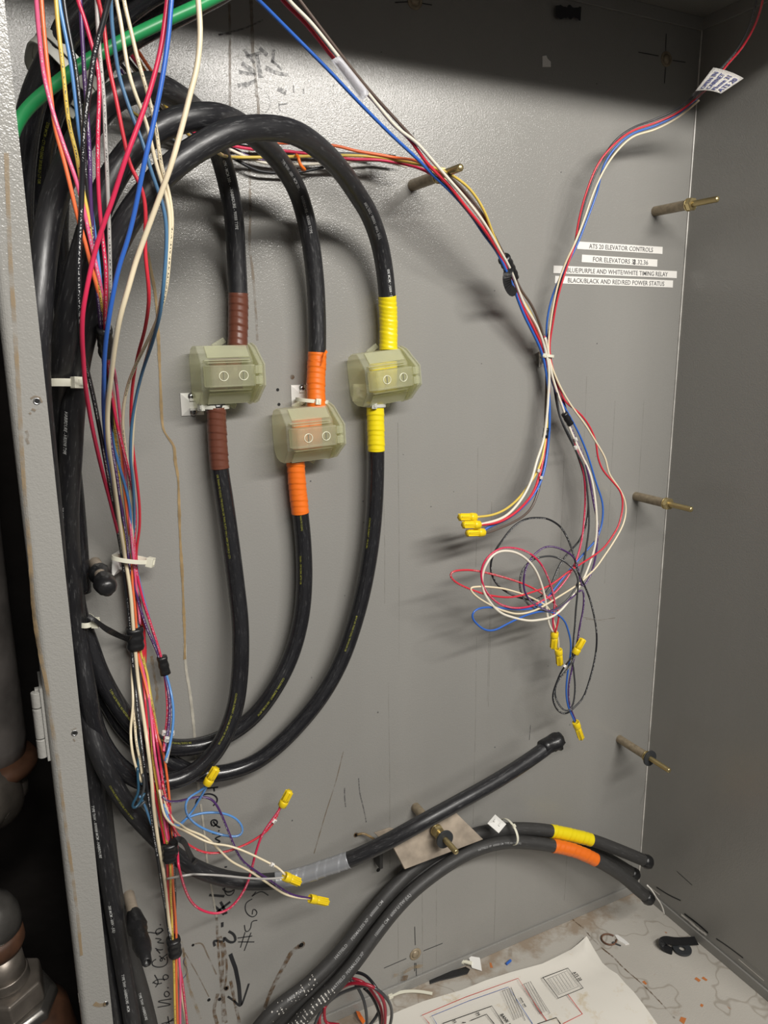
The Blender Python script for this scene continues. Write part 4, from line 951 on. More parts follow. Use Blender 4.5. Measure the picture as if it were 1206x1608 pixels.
# second length of the harness and its branch
wire('207,905,14 210,950 214,1000 224,1050,18 233,1090 238,1133 244,1190,27 252,1240 258,1290,30 264,1328,24 270,1380,16 275,1440,16 280,1490,20 283,1530,26 283,1604', 'pink', 'pink wire between the yellow and orange wires in the lower harness', None, bottom=True)
wire('214,905,12 219,960 222,1020,14 228,1070 236,1110 244,1150,24 251,1195 257,1240,27 262,1290 266,1330,20 270,1400,14 276,1480,14 286,1540,18 293,1600', 'hotpink', 'crimson wire at the right edge at the very bottom of the harness', 'w', bottom=True)
wire('209,905,12 216,980 224,1040,12 233,1085 240,1130 250,1180,20 258,1225 263,1262,22 266,1300,20 271,1345,24 275,1400,18 275,1450,14', 'black', 'black printed wire hugging the orange wire in the lower harness', 'w')
wire('212,905,10 220,960 224,1005 226,1035,14 233,1070 239,1105 247,1150,18 252,1190', 'mustard', 'thin yellow striped wire beside the orange wire under the tape', 'k')
wire('214,880,20 218,950 223,985 228,1010,10 228,1040 225,1065', 'red', 'short red wire bowing out right of the black tape wrap', None)
wire('223,1232,24 216,1212 219,1180,20 219,1150', 'teal', 'dark teal wire loop behind the harness near the cable loops', None)
wire('216,1205,30 217,1232 219,1246 214,1255 206,1262,36 207,1270 213,1272 221,1258 227,1245,30', 'teal', 'dark teal wire bent in a hook left of the lower harness', None)
wire('219,1250,30 226,1262 232,1278,24 240,1300', 'muted', 'short steel-blue wire left of the lower harness', None)
wire('224,1215,26 227,1228 226,1244 219,1258 211,1270,32 218,1268 228,1258', 'charcoal', 'charcoal wire curl over the stub cable left of the harness', None)
# lower left loose wires
wire('255,1240,34 262,1270 272,1287,44 284,1295 295,1303 322,1314 342,1332,56 362,1352 389,1366 419,1386,64 449,1405 470,1410 488,1411,66', 'cream', 'cream wire that ends with the purple one in the connector below the silver tape', None, r=.00138)
wire('250,1240,34 258,1280 270,1294,44 295,1307 330,1324,60 359,1328 389,1339 424,1356,84 439,1364 448,1374,98', 'cream', 'cream wire with a white marker band near the connector over the silver tape', None, r=.00138)
wire('255,1250,38 261,1258 269,1259 287,1257 307,1252 322,1251 333,1255,54 342,1267 352,1289 362,1314,58 374,1342 385,1356 399,1366,62 429,1386 456,1404 488,1411,66', 'purple', 'purple loose wire arching over to the connector below the silver tape', 'w', r=.00138)
wire('258,1262,38 264,1285 277,1297,44 295,1284 310,1278 325,1276 343,1276 357,1279 370,1285 379,1295 382,1304,52 378,1312 369,1314 353,1312 337,1308 321,1302 307,1294,48 297,1284 291,1271 292,1257 299,1250 307,1246,54 318,1240 325,1233,60', 'sky', 'blue wire making the oval loop left of the hand lettering', 'w', r=.00138)
wire('266,1290,34 280,1298,42 291,1287 300,1277,46 308,1264 315,1252,54 322,1241 326,1232,60', 'sky', 'blue wire rising straight to the same connector as the looped blue wire', 'w', r=.00138)
wire('255,1230,36 262,1260 268,1285,42 273,1300 283,1315 300,1329,50 315,1337 330,1340 347,1339 364,1335,54 382,1328 399,1319,56 422,1302 434,1284 440,1266,60', 'red', 'red wire of the shorter bow ending in the upright connector', 'w', r=.00138)
wire('262,1255,34 268,1280 275,1310,40 279,1337 280,1357 284,1374,46 290,1395 299,1414 309,1425 320,1431,52 342,1435 356,1430 367,1421 378,1407 387,1391,58 394,1370 399,1349 405,1328 411,1312,60 424,1292 436,1276 443,1264', 'hotpink', 'hot pink wire making the deep loop below the stub cable', 'w', r=.0015)
wire('262,1380,30 277,1377,40 295,1374 312,1373 350,1375,60 389,1379 424,1380,92 447,1378,98', 'silver', 'thin grey wire running straight across to the connector over the silver tape', None, r=.0013)
# ================================================================ wires from top centre to the right bundle
wire('375,-30,150 406,0,140 459,53,125 512,106 565,162,110 615,212 658,252,98 681,276,92 705,298,90 725,320 742,341,85 760,368 780,395 797,430,60 808,455 812,467,45 823,495 837,523 849,549,28 856,575,24 861,610 863,650 861,694,32 854,740 843,769,46 820,797 796,815,58 778,823 766,828 759,834,62', 'blue', 'blue wire from the top centre that ends in the lowest left-pointing connector', None, top=True, r=.0018)
wire('425,-30,150 443,0,140 479,36 519,86,125 550,122 579,149,112 618,196 642,217 671,257,98 703,289,94 732,326 758,358,85 778,388 794,418,62 806,450,46 822,485 840,520,34 853,550,24 860,585,20 862,615 860,650,24 858,690 852,725,34 846,750 838,772,48 826,789 808,806,60 790,817 775,822 754,824,66', 'red', 'dark red wire from the top centre, twisted beside the white one', None, top=True, r=.0018)
wire('435,-30,154 453,0,144 486,33 532,90,130 575,143,116 625,202 652,222 679,252,102 705,282,98 732,313 760,350,88 782,388 800,420,62 812,450,48 824,480 842,510,36 855,545,28 862,580 861,620,28 858,660 853,693,34 843,723 834,755,48 818,785 796,809,60 780,817 752,824,66', 'white', 'white wire from the top centre ending in the middle left-pointing connector', None, top=True, r=.0018)
wire('455,-20,128 520,66,118 575,136,108 640,208,96 668,240 695,270,86 718,288 742,315,80 762,344 785,388,64 804,424,50 818,455 834,478,36 848,510 856,545,20 858,590,16 857,640 855,695,28 851,740 844,775,44 832,801 808,819,56 780,831 768,836 758,837,62', 'brown', 'dark brown wire following behind the white one and ending lowest at the left connectors', None, r=.0017)
wire('195,60,90 230,115,60 262,170,40 290,205,30 330,232,24 373,247,22 403,247 453,246 493,245,22 546,244 596,247 626,252,40 660,259,70 690,266,82 711,276,84 732,291 748,310 762,335,80 775,370 790,402,60 802,428,50 814,460 832,490,34 848,528,24 855,560,20 861,605,22 860,650 855,700,32 846,735 828,765,46 812,785 792,801,58 772,809 747,812,62', 'yellow', 'yellow wire that passes over the upper middle standoff stud to the topmost left connector', None, r=.0016)
wire('210,70,90 250,130,55 300,200,30 380,222,20 470,225,20 528,229 559,237 596,243 623,248,42 652,252,70 684,266,80 712,288,80 738,318 764,358,72 792,408,56 806,440,44 824,478 846,524,26 855,556,18', 'orange', 'orange wire emerging behind the arched cable into the black tape band', None, r=.0016)
wire('205,85,85 245,140,50 300,205,28 380,232,18 447,237 488,242,20 520,246 551,250 596,251 631,257,40 668,268,68 692,284,76 716,310,76 746,345 775,388,62 798,424,48 815,464 838,505,30 855,552,18', 'hotpink', 'dark pink wire of the short run through the black tape band near the top', None, r=.0016)
wire('190,80,80 240,150,44 300,215,22 358,233,18 383,245 416,256 462,258,16 506,257 545,254 596,252 640,262,36', 'white', 'white wire sagging behind the arched cables', None, r=.0016)
wire('185,95,74 250,170,36 320,220,18 363,246,14 383,258 403,268 426,271,12 466,271 509,262 549,254,16 596,249 630,254', 'black', 'black wire with the lowest sag behind the arched cables', None, r=.0016)
wire('190,110,70 250,180,30 320,215,16 360,230,12 380,241 403,250 440,256,12 480,258', 'purple', 'purple wire behind the arched cables', 'w', r=.0016)
wire('200,92,76 262,166,34 330,213,16 370,228,12 393,231 430,238,12 500,240 596,245,16 640,254,42', 'charcoal', 'charcoal wire uppermost behind the arched cables', None, r=.0016)
wire('170,130,60 200,170,36 235,192,22 268,212,16 300,232,12', 'mustard', 'thin dark yellow wire seen through the arches at the upper left', None, r=.0013)
wire('193,160,40 215,182,26 240,205,18 275,222,14 310,250,10', 'black', 'thin black wire seen through the arches at the upper left', None, r=.0013)
# ================================================================ wires of the right bundle
R0 = '1200,-40,185 '
wire('1194,-40,185 1188,0,175 1173,50,152 1150,88,132 1133,106,124 1112,130,108 1092,149,92 1062,172,72 1027,188,58 992,201.5 967,220,48 945,251 925,298,40 912,342 902,385,34 889,416 877,455,28 866,500 860,540,22 866,580,22 874,612 879,654 895,685,34 905,709 917,735 923,779 925,825,55 920,865 915,892 903,925,66 890,943 877,953 866,959 854,960 843,957 834,953 826,945 819,934 816,923 816,912,70 818,900 824,889 833,881 844,876 864,873,72 876,876 887,882 897,890 904,899 908,912,70 906,940 904,960 903,979 901,1000,60 899,1030 901,1054 903,1078 902,1095 899,1110 892,1118,58 885,1115 878,1107 873,1097 871,1085 875,1070,62 883,1060 892,1050 899,1038 903,1028,66', 'charcoal', 'charcoal wire with the small round loop, ending in the connector that points up', 'w', top=True, r=.00132)
wire('1202,-40,192 1198,0,182 1183,45,158 1160,82,138 1143,100,126 1122,128,112 1096,152,95 1066,176,75 1029,193,60 992,206,54 966,225 940,256 921,301 909,345 902,386,38 896,403 886,432 875,471,32 868,509 863,545,24 867,575 879,610,26 887,630 909,648,32 923,665 935,691 939,719 947,739,38 959,753 975,773 978,791,46 976,808 971,826 963,840 951,857,58 939,868 924,878 894,897,66 864,919 829,932 810,937 794,938,72 765,934 735,924 715,914 705,903,78 708,898 717,896 735,895 752,897 789,906,74 827,919 859,937,66 874,952 878,965 876,978,62 872,993,60', 'red', 'red wire with the long pointed loop reaching farthest left', 'w', top=True, r=.00132)
wire('1098,157,90 1067,183,72 1030,203,58 993,215 969,237,46 950,264 932,302,42 917,345 902,383,42 890,408 877,443,32 868,484 862,526,26 862,560 868,580,26 879,606 890,626 899,640,32 919,667 935,693 951,721,38 956,743 971,765 981,785 983,803,46 981,815 977,827 961,855,56 948,874 937,890 925,902 910,916,64 892,928 874,939 855,951 839,959,70 825,963 809,964 797,961 785,957,74 768,949 750,938 740,929,78 736,923 743,922 755,921 771,922 789,924,72 808,929 827,935 845,944 859,952,66 866,965 872,985 877,1005,56 877,1019,54', 'cream', 'cream wire curving widest to the right before its loops', None, r=.00132)
wire('1095,154,86 1064,180,72 1028,198,58 992,210.5 967,231,46 947,262 938,300,38 921,347 905,387,36 888,420 873,450,28 863,481 858,516,22 859,545,20 862,570 867,600,22 875,620 895,654 911,685,30 923,715 935,755 946,789,44 947,806 945,823 941,837 933,852 924,861,54 906,882 887,904 869,927,64 858,941 847,951 832,956 814,957,70 777,954 760,954 747,957 740,965,76 743,974 750,981 760,989 770,991 780,989,76 790,983 804,976 819,969 836,963 852,960,68 866,961 877,966 887,976 892,990,62 896,1006 896,1026 892,1051 889,1087,58 892,1109 897,1121 903,1134,56', 'blue', 'blue wire with the flat loop at lower left of the tangle', None, r=.00132)
wire('856,530,30 862,560,26 866,586,26 875,616 885,644 890,660,26 900,685 912,712 927,745,40 935,789 937,829,52 934,858 927,882 918,905,60 908,924 896,939 886,953 874,964,66 862,971 849,973 834,975 819,973,72 803,969 789,964 777,955 767,942,76 759,929 757,914 758,899 764,885,78 770,875 778,868 787,865 797,865,76 808,867 819,872 829,880 837,889,72 844,901 849,914 853,927 856,940,68 858,955 860,970 863,983 868,992,62', 'white', 'thick white wire hanging in the broad bottom curve of the tangle', None, r=.0017)
wire('855,528,26 864,562,22 872,600 884,636 890,658,22 898,680 905,705,32 915,735 919,775 917,819,48 914,845 909,867,56 899,894,62 882,919 868,934 854,942,68 839,950 824,954 808,955 797,953,74 783,948 772,939 762,927 757,914,78 755,899 758,886 765,875 775,867,80 786,861 797,860 811,861 824,865,76 835,871 844,879 853,891 859,904,72 865,919 869,934 871,950 869,964,66 868,978 870,992,62', 'hotpink', 'crimson wire with the round loop in the tangle', 'w', r=.00132)
wire('854,525,20 860,560,18 868,595,18 873,628 879,654 890,680,26 903,705 912,730 920,760,36 924,790 920,825 909,850,46 898,862 889,872 880,885 874,897,54 864,922 852,935 839,943,62 827,941 814,938 800,932 787,924,68 777,913 772,902 770,889 772,877,72 779,862 790,847 801,832 814,821,74 829,814 844,813 858,814 869,819,72 879,826 887,837 894,852 899,865,68 903,880 906,894 912,908 919,922,64 926,940 931,959 936,985 937,1010,58 934,1035 928,1060 917,1093,56 910,1103 901,1111,56 894,1119 887,1121 878,1118 872,1110,60 868,1098 869,1086 874,1072,62 881,1055 890,1042 900,1030,66', 'black', 'black wire with the highest loop of the tangle and a long bow to the right', 'w', r=.00132)
wire('858,532,24 863,565,22 872,595 881,616 890,648,24 896,670 901,683,30 910,702 917,719,36 925,751 933,795,46 939,825 938,850 935,875,58 929,899 921,915 915,922,64 908,895 904,880 897,871 887,865,68 876,860 864,858 853,860 842,868,72 833,877 827,889 823,903 822,917,72 824,930 829,939 838,948 849,954,70 862,960 874,957,68 890,945 905,932 915,925,62 917,940 916,955 914,967,60 910,985 907,1006 902,1030 898,1051,58 893,1078 894,1105 899,1120 904,1132,56', 'purple', 'purple wire with the circular loop, ending in the lowest connector', 'w', r=.00132)
# ================================================================ tape wraps, labels and markers on the wires
def wrap(pts, rx, ry, label, mt='tapeblack', name='tape_wrap', cat='tape'):
    c = spline([W(x, y, harness(x, y, d)/1000) for x, y, d in pts], .003); T, U, V = frames(c); seg = 18; vs = []; fs = []
    for i, p in enumerate(c):
        u = Vector((0, -1, 0)); u = (u-T[i]*u.dot(T[i])).normalized(); v = T[i].cross(u)
        e = 1+.06*math.sin(i*2.1)+random.uniform(-.02, .02)
        for k in range(seg):
            a = 2*math.pi*k/seg
            ca, sa = math.cos(a), math.sin(a)
            vs.append(p+(u*math.copysign(abs(ca)**.8, ca)*ry+v*math.copysign(abs(sa)**.8, sa)*rx)*e)
    for i in range(len(c)-1):
        for k in range(seg): fs.append((i*seg+k, (i+1)*seg+k, (i+1)*seg+(k+1) % seg, i*seg+(k+1) % seg))
    n = len(c)-1; fs.append(tuple(range(seg))); fs.append(tuple(n*seg+k for k in range(seg-1, -1, -1)))
    o = mesh_obj(name, vs, fs, M[mt], None, True); return tag(o, label, cat)
def strip(name, P, wd, mt, th=.0005, nf=None, parent=None):
    """loose flat strip through 3D points"""
    c = spline(P, .003); vs = []; fs = []; n = len(c)
    for i, p in enumerate(c):
        t = (c[min(i+1, n-1)]-c[max(i-1, 0)]).normalized(); nn = Vector(nf(i/(n-1)) if nf else (0, -1, 0)); nn = (nn-t*nn.dot(t)).normalized(); s = nn.cross(t)
        w_ = wd(i/(n-1)) if callable(wd) else wd
        vs += [p+s*w_/2, p-s*w_/2, p-s*w_/2-nn*th, p+s*w_/2-nn*th]
    for i in range(n-1):
        for k in range(4): fs.append((i*4+k, i*4+(k+1) % 4, i*4+4+(k+1) % 4, i*4+4+k))
    fs.append((3, 2, 1, 0)); fs.append(tuple((n-1)*4+k for k in range(4)))
    return mesh_obj(name, vs, fs, M[mt] if isinstance(mt, str) else mt, parent, False)
wrap([(164, 515, 162), (165, 536, 162), (167, 557, 158)], .0058, .006, 'black tape wrap high on the left harness, behind the bright blue wire')
tw = wrap([(211, 986, 20), (212, 1003, 20), (213, 1019, 20)], .0092, .0085, 'black tape wrap on the left harness with a tail stuck to the cables')
tl = strip('tape_tail', [W(*a) for a in ((139, 967, .050), (150, 974, .052), (163, 985, .044), (176, 993, .036), (190, 1000, .030), (205, 1004, .030))], lambda t: .0045+.008*t*t, 'tapeblack', .0006, lambda t: (.5*math.sin(5*t), -1, .9*math.cos(4*t)))
tl.parent = tw
wrap([(254, 1031, 24), (257, 1045, 24), (260, 1058, 24)], .0056, .005, 'small black tape band on the right branch of the left harness')
tw = wrap([(266, 1322, 26), (267, 1336, 26), (268, 1350, 26)], .0088, .009, 'black tape wrap with a curled tail on the lower harness above the stub cable')
tl = strip('tape_tail', [W(*a) for a in ((268, 1325, .082), (280, 1317, .088), (290, 1323, .084), (296, 1336, .080), (303, 1350, .076), (309, 1356, .074), (305, 1352, .078))], .0065, 'tapeblack', .0006, lambda t: (.8*math.sin(3*t), -1, .3))
tl.parent = tw
wrap([(272, 1474, 24), (273, 1486, 24), (275, 1499, 24)], .0082, .0085, 'black tape band near the bottom end of the left harness')
wrap([(596, 248, 24), (606, 249, 28), (620, 250, 36)], .0042, .0044, 'shiny black tape band on the small wires right of the arched cables')
tw = wrap([(791, 405, 60), (799, 420, 52), (806, 438, 46)], .0072, .0066, 'black tape wrap twisted on the bundle above the right tie mount')
tl = strip('tape_tail', [W(*a) for a in ((800, 420, .062), (796, 434, .064), (797, 446, .062), (804, 460, .058), (809, 452, .054))], .0105, 'tapeblack', .0006, lambda t: (-.9+1.2*t, -1, .2)); tl.parent = tw
wrap([(886, 649, 28), (890, 656, 28), (896, 666, 28)], .0044, .0042, 'black tape band on the right-hand branch below the right tie mount')
wrap([(858, 672, 30), (857, 680, 30), (856, 687, 32)], .0036, .0038, 'tiny black tape band on the left-hand branch below the right tie mount')
def marker(px, py, d, ax, label, r=.0026, l=.0045, txt='13'):
    d = harness(px, py, d); c = W(px, py, d/1000); a = (W(px+ax[0], py+ax[1], d/1000)-c).normalized()
    root = empty('wire_marker', c, label, 'wire marker')
    bm = bmesh.new(); lathe(bm, c-a*l/2, a, [(0, r), (l, r)], n=14); bm_obj('sleeve', bm, M['labelwhite'], root, smooth=False)
    s = Vector((0, -1, 0)).cross(a).normalized()
    fr = Vector((0, -1, 0)); o = c+fr*(r+.0003)
    text_quad(txt, o-s*r*.6-a*l*.3, o-s*r*.6+a*l*.3, o+s*r*.6+a*l*.3, o+s*r*.6-a*l*.3, M['labeltext'], root, lift=Vector((0, -.0002, 0)))
    return root
marker(258, 1151, 32, (-2, 10), 'white marker sleeve on the crimson wire left of the pair of sleeves', txt='E')
marker(262, 1161, 40, (-2, 10), 'white marker sleeve lowest of the three at the harness branch', txt='B')
marker(270, 1151, 34, (0, 10), 'white marker sleeve rightmost of the three at the harness branch', txt='8')
marker(431, 1289, 60, (8, -10), 'white marker sleeve on the red wire under the upright connector', txt='1M')
marker(427, 1358, 86, (10, 5), 'white marker sleeve on a cream wire before the silver-tape connector', txt='3')
marker(846, 739, 44, (-3, 10), 'white marker sleeve, upper one of two on the left branch', r=.0022, l=.004)
marker(850, 750, 46, (-2, 10), 'white marker sleeve, lower one of two on the left branch', r=.0022, l=.004)
marker(904, 690, 38, (4, 10), 'white marker sleeve, upper one of two on the right branch', r=.0024, l=.0045)
marker(904, 703, 42, (3, 10), 'white marker sleeve, lower one of two on the right branch', r=.0024, l=.0045)
marker(887, 1046, 66, (-5, 8), 'white marker sleeve on the black wire under the upward connector', r=.0024, l=.0036)
# small orange twist on the sagging wires
o = tube('twist_tie', spline([W(*a) for a in ((465, 243, .026), (469, 246, .030), (470, 256, .030), (474, 262, .030), (480, 267, .028), (474, 266, .024))], .002), .0017, M['orange'], None, 8); tag(o, 'small orange plastic twist on the sagging wires between the arches', 'tie')
# clear sleeve label on the diagonal wires
lb = empty('sleeve_label', W(547, 124, .13), 'clear white wrap label on the red wire of the diagonal wires', 'label')
A = [W(517, 97, .134), W(531, 90, .137), W(577, 147, .128), W(565, 161, .124)]
bm = bmesh.new(); n = 8; prev = None
for i in range(n+1):
    t = i/n; p = A[0].lerp(A[3], t); q_ = A[1].lerp(A[2], t); row = []
    for k in range(9):
        s = k/8; b_ = math.sin(math.pi*s)*.004
        row.append(bm.verts.new(p.lerp(q_, s)+Vector((0, -b_-.004, 0))))
    if prev:
        for k in range(8): bm.faces.new((prev[k], prev[k+1], row[k+1], row[k]))
    prev = row
bmesh.ops.solidify(bm, geom=bm.faces[:], thickness=.0004)
bm_obj('label_film', bm, mat('clear_film', (.88, .88, .92), .2, alpha=.95, bump=(260, .5, .0008)), lb, smooth=True)
# paper flag on the right top wires
lb = empty('flag_label', W(1110, 130, .12), 'white handwritten flag label on the wires in the upper right corner', 'label')
bm = bmesh.new()
q00, q10, q11, q01 = W(1092, 143, .112), W(1132, 147, .135), W(1168, 123, .14), W(1120, 106, .118)
mid_lo, mid_hi = W(1112, 139, .128), W(1146, 110, .132)
rows = []
for i in range(11):
    t = i/10
    a = q00*(1-t)**2+mid_lo*2*t*(1-t)+q10*t*t; b = q01*(1-t)**2+mid_hi*2*t*(1-t)+q11*t*t
    rows.append((a, b))
prev = None
for a, b in rows:
    r_ = [bm.verts.new(a.lerp(b, k/4)) for k in range(5)]
    if prev:
        for k in range(4): bm.faces.new((prev[k], prev[k+1], r_[k+1], r_[k]))
    prev = r_
bmesh.ops.solidify(bm, geom=bm.faces[:], thickness=.0003)
bm_obj('label_paper', bm, M['labelwhite'], lb, smooth=True)
for i, s in enumerate(('OPEN IN', 'CABINET', 'Phone 31', 'ATS 20')):
    t0, t1 = .12+i*.22, .12+i*.22+.15
    def pt(t, k):
        j = min(9, int(t*10)); f_ = t*10-j; a = rows[j][0].lerp(rows[j+1][0], f_); b = rows[j][1].lerp(rows[j+1][1], f_); return a.lerp(b, k)
    text_quad(s, pt(t1, .08), pt(t1, .85), pt(t0, .85), pt(t0, .08), M['inkblue'], lb, lift=(Vector((0, 0, CZ))-pt(t0, .5)).normalized()*.0016, bold=.02)
bm = bmesh.new(); p0 = W(1091, 153, .094); p1 = W(1112, 128, .110); lathe(bm, p0, p1-p0, [(0, .0050), ((p1-p0).length, .0050)], n=14, cap=False)
bm_obj('clear_sleeve', bm, mat('clear_tube', (.25, .25, .26), .15, alpha=.45), lb, smooth=True)
# printed strips on the wall
def wall_label(quad, s, label, pad):
    P = [W(x, y, .0006) for x, y in quad]   # bl, br, tr, tl
    root = empty('label_strip', (P[0]+P[2])/2, label, 'label', 'printed label strips on the back wall')
    bm = bmesh.new(); f = [bm.verts.new(p) for p in P]; g = [bm.verts.new(p+Vector((0, .0005, 0))) for p in P]
    for i in range(4): bm.faces.new((f[i], f[(i+1) % 4], g[(i+1) % 4], g[i]))
    bm.faces.new(f); bm.faces.new(g[::-1]); bm_obj('strip', bm, M['labelwhite'], root)
    def lerpq(a, b):
        return (P[0]*(1-a)+P[1]*a)*(1-b)+(P[3]*(1-a)+P[2]*a)*b
    a0, a1 = pad; b0, b1 = .18, .82
    text_quad(s, lerpq(a0, b0), lerpq(a1, b0), lerpq(a1, b1), lerpq(a0, b1), M['labeltext'], root, bold=.006)
    return root
ZL = lambda x, y: (860+x/5.482, 370+y/5.482)
wall_label([ZL(254, 115), ZL(988, 158), ZL(990, 97), ZL(256, 50)], 'ATS 20 ELEVATOR CONTROLS', 'white label strip reading ATS 20 ELEVATOR CONTROLS, topmost of four', (.13, .88))
l2 = wall_label([ZL(293, 228), ZL(943, 268), ZL(945, 206), ZL(296, 163)], 'FOR ELEVATORS 31.32.36', 'white label strip reading FOR ELEVATORS, second from the top', (.14, .87))
wall_label([ZL(50, 322), ZL(1111, 366), ZL(1113, 306), ZL(52, 257)], 'BLUE/PURPLE AND WHITE/WHITE TIMING RELAY', 'white label strip about the TIMING RELAY, third from the top', (.10, .92))
wall_label([ZL(62, 410), ZL(1077, 447), ZL(1080, 386), ZL(65, 346)], 'BLACK/BLACK AND RED/RED POWER STATUS', 'white label strip about POWER STATUS, lowest of four', (.10, .92))
bm = bmesh.new()
ribbon(bm, spline([W(*ZL(x, y), .0010) for x, y in ((738, 212), (745, 203), (752, 212), (746, 228), (738, 244), (756, 242))], .001), .0010, WN, .0006); bm_obj('pen_correction', bm, M['ink'], l2)

# ================================================================ things on the cabinet floor
def slab_on_floor(bm, px, th, h=0.0):
    P = [FL(x, y, h) for x, y in px]; A = [bm.verts.new(p) for p in P]; B = [bm.verts.new(p+Vector((0, 0, th))) for p in P]; n = len(P)
    for i in range(n): bm.faces.new((A[i], A[(i+1) % n], B[(i+1) % n], B[i]))
    bm.faces.new(A[::-1]); bm.faces.new(B)
# the wiring diagram sheet: gently curled, stained edge
outline_l = [(921, 1476), (908, 1487), (896, 1495), (875, 1507), (851, 1518), (801, 1530), (762, 1543), (725, 1556), (665, 1573), (630, 1588), (600, 1601), (560, 1625), (520, 1655)]
outline_r = [(921, 1476), (931, 1490), (946, 1513), (957, 1524), (969, 1533), (982, 1548), (995, 1563), (1012, 1585), (1029, 1608), (1052, 1640), (1075, 1672), (1100, 1710), (1130, 1750)]
paper = empty('wiring_diagram', FL(850, 1590), 'water-stained white paper sheet with a wiring diagram on the cabinet floor', 'paper')
bm = bmesh.new(); prev = None; N = 12; PH = .0035
def ph(i, k): return PH+.0022*math.sin(i*.55+k*.35)+(.004*(1-i/2)**2 if i < 2 else 0)+.0008*math.sin(i*2.3+k)
for i in range(N+1):
    row = [FL(outline_l[i][0]+(outline_r[i][0]-outline_l[i][0])*k/N, outline_l[i][1]+(outline_r[i][1]-outline_l[i][1])*k/N) for k in range(N+1)]
    for k in range(N+1): row[k] = bm.verts.new(row[k]+Vector((0, 0, ph(i, k)))) if i or k == 0 else None
    if prev:
        for k in range(N):
            a, b = prev[k], prev[k+1]
            if b is None: bm.faces.new((prev[0], row[k+1], row[k]))
            else: bm.faces.new((a, b, row[k+1], row[k]))
    prev = row
mp_ = mat('stained_paper', (.78, .74, .66), .7); nt = mp_.node_tree; b = nt.nodes['Principled BSDF']; tc = nt.nodes['Texture Coordinate']
n = nt.nodes.new('ShaderNodeTexNoise'); n.inputs['Scale'].default_value = 22; n.inputs['Detail'].default_value = 6; n.inputs['Roughness'].default_value = .65; nt.links.new(tc.outputs['Object'], n.inputs['Vector'])
cr = nt.nodes.new('ShaderNodeValToRGB'); e = cr.color_ramp.elements; e[0].position = .60; e[0].color = (.78, .75, .68, 1); e[1].position = .76; e[1].color = (.50, .34, .18, 1); k_ = e.new(.68); k_.color = (.68, .60, .46, 1)
nt.links.new(n.outputs['Fac'], cr.inputs[0]); nt.links.new(cr.outputs[0], b.inputs['Base Color'])
bm_obj('sheet', bm, mp_, paper, smooth=True)
FP = lambda x, y: FL(x, y, .0065)
ZP = (600, 1480, 2.622)
up = (0, 0, 1)
strokes('diagram_line', ['195,335 165,300 345,225 560,148 650,285 678,322', '765,215 825,295 745,335'], mat('red_ink', (.6, .05, .04), .6), paper, .0011, ZP, smooth=False, n=up, proj=FP)
strokes('diagram_line', ['225,336 205,303 360,240 520,184 560,245 620,336'], mat('blue_ink', (.05, .13, .4), .6), paper, .0009, ZP, smooth=False, n=up, proj=FP)
strokes('diagram_line', ['662,145 765,106 828,188 726,230 662,145', '250,334 452,262 500,336', '365,322 430,296 462,336', '640,336 718,310 735,336', '330,330 345,330'], M['ink'], paper, .0013, ZP, smooth=False, n=up, proj=FP)
strokes('diagram_text_lines', ['%d,%d %d,%d' % (690+12*i, 150-5*i+0, 730+12*i, 210-5*i) for i in range(6)]+['682,150 760,118 808,182 728,215 682,150']+
        ['%d,%d %d,%d' % (583+9*i, 172-4*i, 650+9*i, 296-4*i) for i in range(4)]+['583,172 610,162 692,292 665,304 583,172']+
        ['%d,%d %d,%d' % (495+9*i, 200-4*i, 545+9*i, 320-4*i) for i in range(5)]+['495,200 530,188 590,322'], M['labeltext'], paper, .0006, ZP, smooth=False, n=up, proj=FP)
def floor_text(s, a, b, hpx, par):
    """text from a to b (ZP pixels), height vector hpx"""
    z = lambda x, y: FP(ZP[0]+x/ZP[2], ZP[1]+y/ZP[2])
    p00, p10 = z(*a), z(*b); p01, p11 = z(a[0]+hpx[0], a[1]+hpx[1]), z(b[0]+hpx[0], b[1]+hpx[1])
    text_quad(s, p00, p10, p11, p01, M['ink'], par, lift=Vector((0, 0, .0006)), bold=.03)
floor_text('ATS 20', (785, 124), (815, 160), (10, -5), paper)
floor_text('BANK 1', (487, 298), (520, 340), (11, -5), paper)
floor_text('36', (388, 290), (398, 303), (9, -4), paper)
floor_text('32', (292, 322), (300, 334), (8, -4), paper)
floor_text('view set', (566, 228), (590, 268), (7, -3), paper)
# rubber washer and folded black tape piece
c = FL(1071, 1491, .0015); bm = bmesh.new(); lathe(bm, c, (0, 0, 1), [(0, .0048), (0, .0145), (.0028, .0145), (.0028, .0048), (0, .0048)], n=32, cap=False)
tag(bm_obj('rubber_washer', bm, M['rubber'], bevel=.0004), 'black rubber washer lying on the cabinet floor by the tape piece', 'washer')
P = [FL(1094, 1477, .004), FL(1078, 1478, .006), FL(1060, 1478, .008), FL(1047, 1476, .012), FL(1040, 1479, .012), FL(1041, 1486, .006), FL(1047, 1490, .003), FL(1056, 1494, .001)]
o = strip('tape_piece', P, .014, 'tapeblack', .0007, lambda t: (-.8*math.sin(3.1*t)**2*0, -.3, 1)); tag(o, 'folded piece of black tape on the floor at the right', 'tape')
